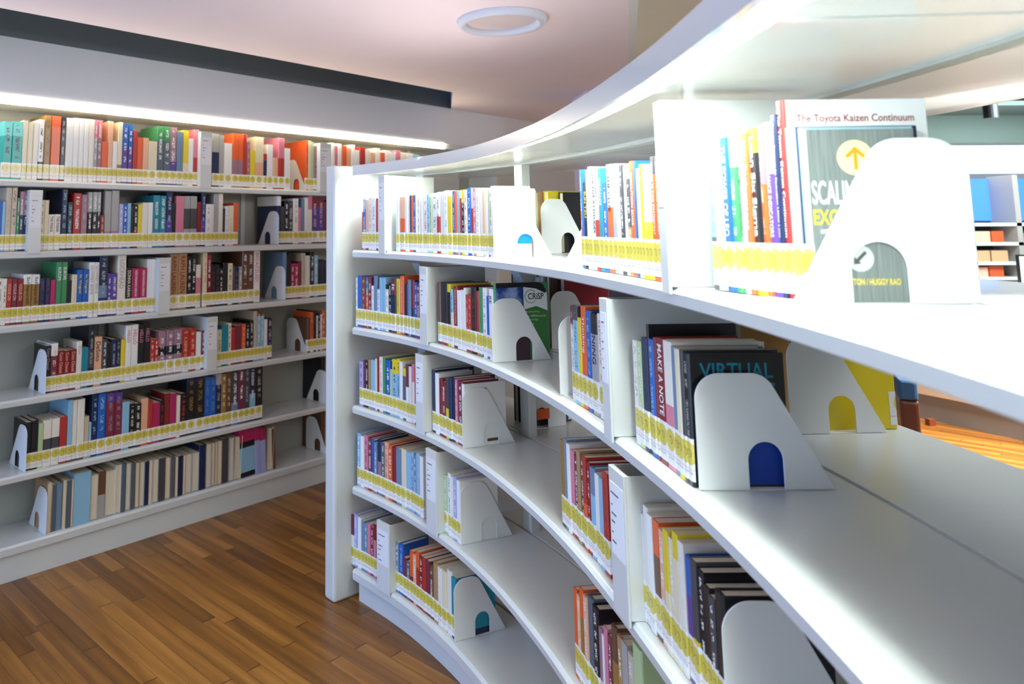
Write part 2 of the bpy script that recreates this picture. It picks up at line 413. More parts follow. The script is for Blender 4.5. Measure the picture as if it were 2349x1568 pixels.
sweep('canopy_fascia', [(-.004, ZU - .012), (-.004, ZU + .034), (0.056, ZU + .034), (0.056, ZU + .026), (0.006, ZU + .026), (0.006, ZU - .012)], T0, T1, Rp, STEEL, cb, n=90, off_fn=shift_front)
sweep('canopy_channel', [(0.313, ZU - .006), (0.313, ZU + .016), (0.347, ZU + .016), (0.347, ZU - .006)], T0, T1, Rp, STEELB, cb, n=90)
sweep('rear_fascia', [(0.73, ZU), (0.73, ZU + .03), (0.738, ZU + .03), (0.738, ZU)], T0, T1, Rp, STEEL, cb, n=90)
for (a, b) in ((T0 + .01, 1.449), (1.453, 3.04), (3.07, T1)):
    sweep('light_strip', [(0.010, ZU + .001), (0.010, ZU + .012), (0.05, ZU + .012), (0.05, ZU + .001)], a, b, Rp, LEDC, cb, n=40, off_fn=shift_front)
# end panel: stands square to the curve, its front edge proud of the shelf lips
ex, ey = -0.207, 3.381
nxx, nyy = 0.78, 0.626
def endpoly(t0_, t1_, d0, d1): return [(ex + nxx * d - nyy * t, ey + nyy * d + nxx * t) for t, d in ((t0_, d0), (t0_, d1), (t1_, d1), (t1_, d0))]
g = G(); g.quad_prism(endpoly(0, .075, 0, .80), 0.0, ZU + .036); g.obj('end_panel', STEEL, cb, bevel=.012)
# centre posts with shelf brackets
for t in (0.44, 1.05, 2.02, 3.13):
    x, y = Rp(t, .33); a = Rang(t)
    pe = box('centre_post', STEEL, -.026, .026, -.018, .018, 0, ZU - .006, cb); pe.location = (x, y, 0); pe.rotation_euler = (0, 0, a)
    for k in range(1, 6):
        gg = G(); z = ZR[k] - .02
        q = [(-.015, -.11), (-.015, -.02), (-.03, -.006), (-.22, -.004), (-.235, -.02), (-.05, -.05)]
        V = []; F = []
        for sgn in (1, -1):
            b0 = len(V)
            for xx in (-.026, .026): V += [(xx, sgn * (p + .0), z + h + .005) for p, h in q]
            n = 6
            F += [tuple(b0 + i for i in range(n)), tuple(b0 + n + i for i in reversed(range(n)))] + [(b0 + i, b0 + (i + 1) % n, b0 + n + (i + 1) % n, b0 + n + i) for i in range(n)]
        br = mesh_obj('bracket', V, F, STEEL, pe)

# ================================================================== dividers and bookends
def divider(case, sh, t0_, t1_, label, hgt, dep=.27, side='both'):
    w_ = t1_ - t0_; (x, y), a = place(case, (t0_ + t1_) / 2, -.004)
    z = (ZR if case == 'R' else ZL)[sh]
    e = empty('shelf_divider', label, 'shelf divider', (x, y, z - .012), a, 'white steel shelf dividers')
    g = G(); h = w_ / 2
    g.quad_prism([(-h, -.004), (h, -.004), (h, dep), (h - .003, dep), (h - .003, .002), (-h + .003, .002), (-h + .003, dep), (-h, dep)], .0125, hgt)
    g.box(-h, h, -.0095, -.004, 0, hgt)
    g.obj('channel_body', STEEL, e, bevel=.0012)
    g = G(); lh = min(.16, hgt * .5)
    g.box(-h + .006, h - .006, -.0102, -.0096, hgt - .03 - lh, hgt - .03)
    g.obj('label_card', mat('label_card_paper', '#e9ebee', .6), e)
    g = G(); random.seed(int(t0_ * 1000) + sh)
    for (zz, ww) in ((.02, .7), (.045, .12), (.062, .45), (.078, .3), (.10, .12), (.118, .35)):
        g.box(-h + .012, -h + .012 + (w_ - .024) * ww, -.0106, -.0103, hgt - .03 - zz - .003, hgt - .03 - zz)
    g.obj('label_print', ink('dg'), e)
    return e
KT = 2.8359
_o = 'tall white steel divider '
divider('R', 1, .54, .584, _o + 'near the end panel on the top shelf of the curved bookcase', .335)
divider('R', 1, 2.529, 2.563, _o + 'left of the orange arrow book, reaching up to the canopy', .342)
divider('R', 2, .84, .895, _o + 'left of the brown spine lettered WE, second curved shelf', .30)
divider('R', 2, 2.187, 2.232, _o + 'left of the half-hidden black VIRTUAL book, curved bookcase', .30)
divider('R', 3, .803, .861, _o + 'in the far half of the third curved shelf', .30)
divider('R', 3, 2.204, 2.287, _o + 'in the near half of the third curved shelf', .29)
divider('R', 4, .872, .947, _o + 'on the fourth curved shelf beside pale thin books', .30)
divider('R', 5, .516, .603, _o + 'on the bottom curved shelf left of the blue book', .27)
divider('L', 1, .082, .156, _o + 'in the middle of the lit top row, wall bookcase', .325)
divider('L', 1, .968, 1.065, _o + 'beside the end panel in the lit top row, wall bookcase', .325)
divider('L', 2, -.842, -.781, _o + 'in the second row of the wall bookcase', .305)
divider('L', 3, -.155, -.085, _o + 'in the third row of the wall bookcase', .30)
divider('L', 4, .151, .218, _o + 'in the fourth row of the wall bookcase', .30)

def bookend_outline(wd, hg, r, slant, aw, ah, ax):
    """vertical edge at x=0, foot reaching x=wd; arch notch ax..ax+aw"""
    P = [(0, 0)]
    tx = wd - slant
    def arc(cx, cz, r, a0, a1, n=10): return [(cx + r * math.cos(a0 + (a1 - a0) * i / n), cz + r * math.sin(a0 + (a1 - a0) * i / n)) for i in range(n + 1)]
    P += arc(r, hg - r, r, PI, PI / 2)
    # slanted side direction
    dx, dz = slant, hg; L = math.hypot(dx, dz); nx_, nz_ = hg / L, slant / L      # outward normal of slanted side
    th_ = math.atan2(nz_, nx_)
    # circle tangent to the top and to the slanted line through (wd,0)
    # line: nx*(x-wd)+nz*z=0 ; centre at distance r inside
    cz = hg - r; cx = wd - (r + nz_ * cz) / nx_
    P += arc(cx, cz, r, PI / 2, th_)
    P += [(wd, 0)]
    P += [(ax + aw, 0)] + arc(ax + aw / 2, ah - aw / 2, aw / 2, 0, PI, 14) + [(ax, 0)]
    return P
def bookend(case, sh, t, label, vert='front', off=.012, wd=.215, hg=.205, base=1, z=None, aw=.060, ah=.078, ax=.086, slant=None):
    (x, y), a = place(case, t, off); z = (ZR if case == 'R' else ZL)[sh] if z is None else z
    out = bookend_outline(wd, hg, .046 * hg / .205, (slant or .116 * hg / .205), aw, ah, ax)
    if vert == 'back': out = [(wd - p, q) for p, q in out][::-1]
    th_ = .0028; V = []; F = []; n = len(out)
    V = [(-th_ / 2, p, q + .0012) for p, q in out] + [(th_ / 2, p, q + .0012) for p, q in out]
    for tr in tessellate_polygon([[Vector((p, q, 0)) for p, q in out]]):
        F.append(tuple(tr)); F.append(tuple(n + i for i in reversed(tr)))
    F += [(i, (i + 1) % n, n + (i + 1) % n, n + i) for i in range(n)]
    # foot plate running under the books
    b = len(V); s_ = -base
    q0, q1 = sorted((0.0, s_ * .10))
    V += [(q0, .01, 0), (q1, .01, 0), (q1, wd - .01, 0), (q0, wd - .01, 0), (q0, .01, .0012), (q1, .01, .0012), (q1, wd - .01, .0012), (q0, wd - .01, .0012)]
    F += [(b, b + 3, b + 2, b + 1), (b + 4, b + 5, b + 6, b + 7), (b, b + 1, b + 5, b + 4), (b + 1, b + 2, b + 6, b + 5), (b + 2, b + 3, b + 7, b + 6), (b + 3, b, b + 4, b + 7)]
    o = mesh_obj('bookend', V, F, BEND)
    import bmesh
    bm = bmesh.new(); bm.from_mesh(o.data); bmesh.ops.recalc_face_normals(bm, faces=bm.faces); bm.to_mesh(o.data); bm.free()
    bv = o.modifiers.new('bevel', 'BEVEL'); bv.width = .0008; bv.segments = 2; bv.limit_method = 'ANGLE'
    o.location = (x, y, z + .0002); o.rotation_euler = (0, 0, a)
    tag(o, label, 'bookend', 'white steel bookends with an arched cut-out')
    return o
be = 'white arched bookend '
bookend('R', 1, KT, be + 'in front of the grey arrow cover, nearest and largest', 'back', off=.056, wd=.247, hg=.2255, aw=.075, ah=.083, ax=.091, slant=.127)
bookend('R', 1, 1.384, be + 'standing before the blank white cover, blue in its arch', off=.006)
bookend('R', 1, 1.888, be + 'right of the rear bookend, only its sloping edge showing', 'back', base=-1)
bookend('R', 2, 2.553, be + 'half covering the black VIRTUAL book, dark blue in its arch', off=.024, wd=.232, hg=.192)
bookend('R', 2, 1.359, be + 'in front of the green and sky-blue cover, second curved shelf', off=.004)
bookend('R', 2, 1.838, be + 'left of maroon and yellow spines, second curved shelf', base=-1)
bookend('R', 3, 1.104, be + 'on third curved shelf before a white cover')
bookend('R', 3, 2.640, be + 'nearest on the third curved shelf, before a black cover')
bookend('R', 4, 1.064, be + 'on the fourth curved shelf, far half', off=.02)
bookend('R', 5, 1.020, be + 'on the bottom curved shelf under a teal cover')
bookend('L', 1, .872, be + 'in the lit top row of the wall bookcase', 'back', wd=.2, ax=.07)
bookend('L', 2, .650, be + 'second row of the wall bookcase, dark blue in its arch', base=-1, off=0)
bookend('L', 3, .705, be + 'standing free in the third row of the wall bookcase', base=-1, off=0)
bookend('L', 4, -.722, be + 'at the left end of the fourth row, wall bookcase', base=-1, off=0)
bookend('L', 4, .892, be + 'fourth row of wall bookcase, before a dark brown cover', 'back', base=-1)
bookend('L', 5, -.795, be + 'at the left end of the fifth row, wall bookcase', base=-1, off=0)
bookend('L', 5, 1.06, be + 'at the right end of the fifth row beside the end panel', base=-1)
bookend('L', 6, -.689, be + 'at the left end of the bottom row, wall bookcase', base=-1, off=0)
bookend('L', 6, 1.06, be + 'bottom row beside the end panel, wall bookcase', 'back', base=-1)

# ================================================================== books
ORD = ['first', 'second', 'third', 'fourth', 'fifth', 'sixth', 'seventh', 'eighth', 'ninth', 'tenth', 'eleventh', 'twelfth', 'thirteenth', 'fourteenth',
       'fifteenth', 'sixteenth', 'seventeenth', 'eighteenth', 'nineteenth', 'twentieth']
ORD += [a + '-' + b for a in ('twenty', 'thirty', 'forty') for b in ORD[:9]]
ORD.insert(29, 'thirtieth'); ORD.insert(39, 'fortieth')
def book_geo(w_, d, h, spec, rnd, hard):
    """cover (verts, faces, uvs), pages (verts, faces), sticker (verts, faces, uvs); spine centre at the origin, +y into the shelf"""
    hw = w_ / 2; c = .0028 if hard else .0012; e = min(.0045, hw * .6) if hard else min(.0018, hw * .5)
    outer = [(-hw, d), (-hw, e), (-hw + e * .45, e * .28), (-hw + e, 0), (hw - e, 0), (hw - e * .45, e * .28), (hw, e), (hw, d)]
    inner = [(hw - c, d), (hw - c, e + c), (-hw + c, e + c), (-hw + c, d)]
    V = []; F = []; U = []
    P = outer + inner; n = len(P)
    V = [(x, y, 0) for x, y in P] + [(x, y, h) for x, y in P]
    def uu(x): return (x + hw) / w_
    for i in range(n):
        j = (i + 1) % n; F.append((i, j, n + j, n + i))
        if 1 <= i <= 5: U.append([(uu(P[i][0]), 0), (uu(P[j][0]), 0), (uu(P[j][0]), 1), (uu(P[i][0]), 1)])
        else: U.append([(-1, .0), (-1, .0), (-1, 1.0), (-1, 1.0)])
    for zz, rev in ((0, 1), (n, 0)):
        for q in ((0, 1, 10, 11), (1, 2, 3, 10), (10, 3, 4, 9), (4, 5, 6, 9), (9, 6, 7, 8)):
            qq = [zz + k for k in q]
            if rev: qq.reverse()
            F.append(tuple(qq)); U.append([(-1, .999 if zz else .001)] * 4)
    cov = (V, F, U)
    i_ = .003 if hard else .0004
    x0, x1, y0, y1, z0, z1 = -hw + c, hw - c, e + c, d - i_ - .001, i_, h - i_ - .0006
    PV = [(x0, y0, z0), (x1, y0, z0), (x1, y1, z0), (x0, y1, z0), (x0, y0, z1), (x1, y0, z1), (x1, y1, z1), (x0, y1, z1)]
    PF = [(3, 2, 1, 0), (4, 5, 6, 7), (0, 1, 5, 4), (1, 2, 6, 5), (2, 3, 7, 6), (3, 0, 4, 7)]
    o = .0004; z0, z1 = .008, .079
    SP = [(-hw - o, .018), (-hw - o, e), (-hw + e * .45 - o, e * .28 - o), (-hw + e, -o), (hw - e, -o), (hw - e * .45 + o, e * .28 - o), (hw + o, e), (hw + o, .018)]
    sv = [(x, y, z0) for x, y in SP] + [(x, y, z1) for x, y in SP]; sf = []; su = []
    acc = [0]
    for a, b in zip(SP, SP[1:]): acc.append(acc[-1] + math.hypot(b[0] - a[0], b[1] - a[1]))
    mid = (acc[3] + acc[4]) / 2
    sh_ = rnd.uniform(-.002, .002)
    for i in range(7):
        sf.append((i, i + 1, 9 + i, 8 + i)); a, b = acc[i] - mid + sh_, acc[i + 1] - mid + sh_
        su.append([(a, z0), (b, z0), (b, z1), (a, z1)])
    return cov, (PV, PF), (sv, sf, su)
FONT_MESH = {}
def text_mesh(txt, depth=.0003):
    key = txt
    if key in FONT_MESH: return FONT_MESH[key]
    cu = bpy.data.curves.new('lettering', 'FONT'); cu.body = txt; cu.size = 1.0; cu.extrude = 0.0; cu.resolution_u = 3
    cu.align_x = 'LEFT'; cu.offset = 0.012
    ob = bpy.data.objects.new('lettering', cu); COL.objects.link(ob)
    bpy.context.view_layer.update()
    dg = bpy.context.evaluated_depsgraph_get()
    me = bpy.data.meshes.new_from_object(ob.evaluated_get(dg))
    COL.objects.unlink(ob); bpy.data.objects.remove(ob)
    xs = [v.co.x for v in me.vertices]; ys = [v.co.y for v in me.vertices]
    b = (min(xs), max(xs), min(ys), max(ys))
    FONT_MESH[key] = (me, b); return FONT_MESH[key]
def put_text(name, txt, m, parent, origin, xdir, ydir, length, height, fit='both'):
    """lettering whose lower left corner sits at origin; xdir = reading direction, ydir = up of the letters"""
    me, (x0, x1, y0, y1) = text_mesh(txt)
    sx = length / (x1 - x0); sy = height / (y1 - y0)
    me2 = bpy.data.meshes.new(name)
    X = Vector(xdir); Y = Vector(ydir); O = Vector(origin)
    V = [O + X * ((v.co.x - x0) * sx) + Y * ((v.co.y - y0) * sy) for v in me.vertices]
    me2.from_pydata([tuple(v) for v in V], [], [tuple(p.vertices) for p in me.polygons])
    me2.materials.append(m); me2.update()
    o = bpy.data.objects.new(name, me2); COL.objects.link(o); o.parent = parent
    return o
MERGE = dict(v=[], f=[], u=[], mi=[], a={k: [] for k in ('c1', 'c2', 'c3', 'c4', 'b1')})
def face_attrs(spec, seed, n):
    c1 = lin(HEX[spec['c']]); b = spec['bands']
    c2 = lin(HEX[b[0][2]]) if b else c1; c4 = lin(HEX[b[1][2]]) if len(b) > 1 else c1
    c3 = lin(HEX[spec['mark']]) if spec['mark'] else c1
    r = [(*c1[:3], seed), (*c2[:3], 1), (*c3[:3], 1.0 if spec['mark'] else 0.0), (*c4[:3], 1),
         ((b[0][0], b[0][1]) if b else (2.0, 3.0)) + ((b[1][0], b[1][1]) if len(b) > 1 else (2.0, 3.0))]
    return {k: [v] * n for k, v in zip(('c1', 'c2', 'c3', 'c4', 'b1'), r)}
def make_book(case, t, w_, h, z, spec, label, group, depth, hard, lean=0.0, rev=False, off=.02, stuff=False, rear=False, sticker=True, cover_split=True):
    rnd = random.Random(int(t * 10000) + int(z * 100))
    (x, y), a = place(case, t, off)
    if rear: (x, y), a = place(case, t, off); a += PI
    if rev: (x, y), _ = place(case, t, off + depth); a += PI
    cov, pg, stk = book_geo(w_ * .985, depth, h, spec, rnd, hard)
    M = Matrix.Translation((x, y, z + .0015)) @ Matrix.Rotation(a, 4, 'Z') @ Matrix.Rotation(lean, 4, 'Y')
    seed = rnd.random()
    if stuff:
        md = MERGE
        for part, mi in ((cov, 0), (pg, 1), (stk, 2)):
            if mi == 2 and (rev or not sticker): continue
            b = len(md['v']); md['v'] += [tuple(M @ Vector(p)) for p in part[0]]
            md['f'] += [tuple(b + i for i in f_) for f_ in part[1]]
            md['u'] += part[2] if len(part) > 2 else [[(0, 0)] * 4 for _ in part[1]]
            md['mi'] += [mi] * len(part[1])
            for k_, v_ in face_attrs(spec, seed, len(part[1])).items(): md['a'][k_] += v_
        return None
    e = empty('book', label, 'book', group=group); e.matrix_world = M
    mesh_obj('cover', cov[0], cov[1], COVER, e, uvs=cov[2], fattr=face_attrs(spec, seed, len(cov[1])))
    mesh_obj('pages', pg[0], pg[1], PAGES, e)
    if sticker and not rev: mesh_obj('spine_label', stk[0], stk[1], STICK, e, uvs=stk[2])
    if spec.get('text') and not rev:
        z1 = h * .95; z0 = .088; L = z1 - z0
        ch = len(spec['text']); hh = min(w_ * .54, L / ch * 1.55 * 1.1)
        ll = min(L, hh * ch * .72)
        zt = z1 - .012 if ll < L * .8 else z1
        put_text('title_lettering', spec['text'], ink(spec['tc']), e, (-hh / 2, -.0006, zt), (0, 0, -1), (1, 0, 0), ll, hh)
    return e
SKIP = {}
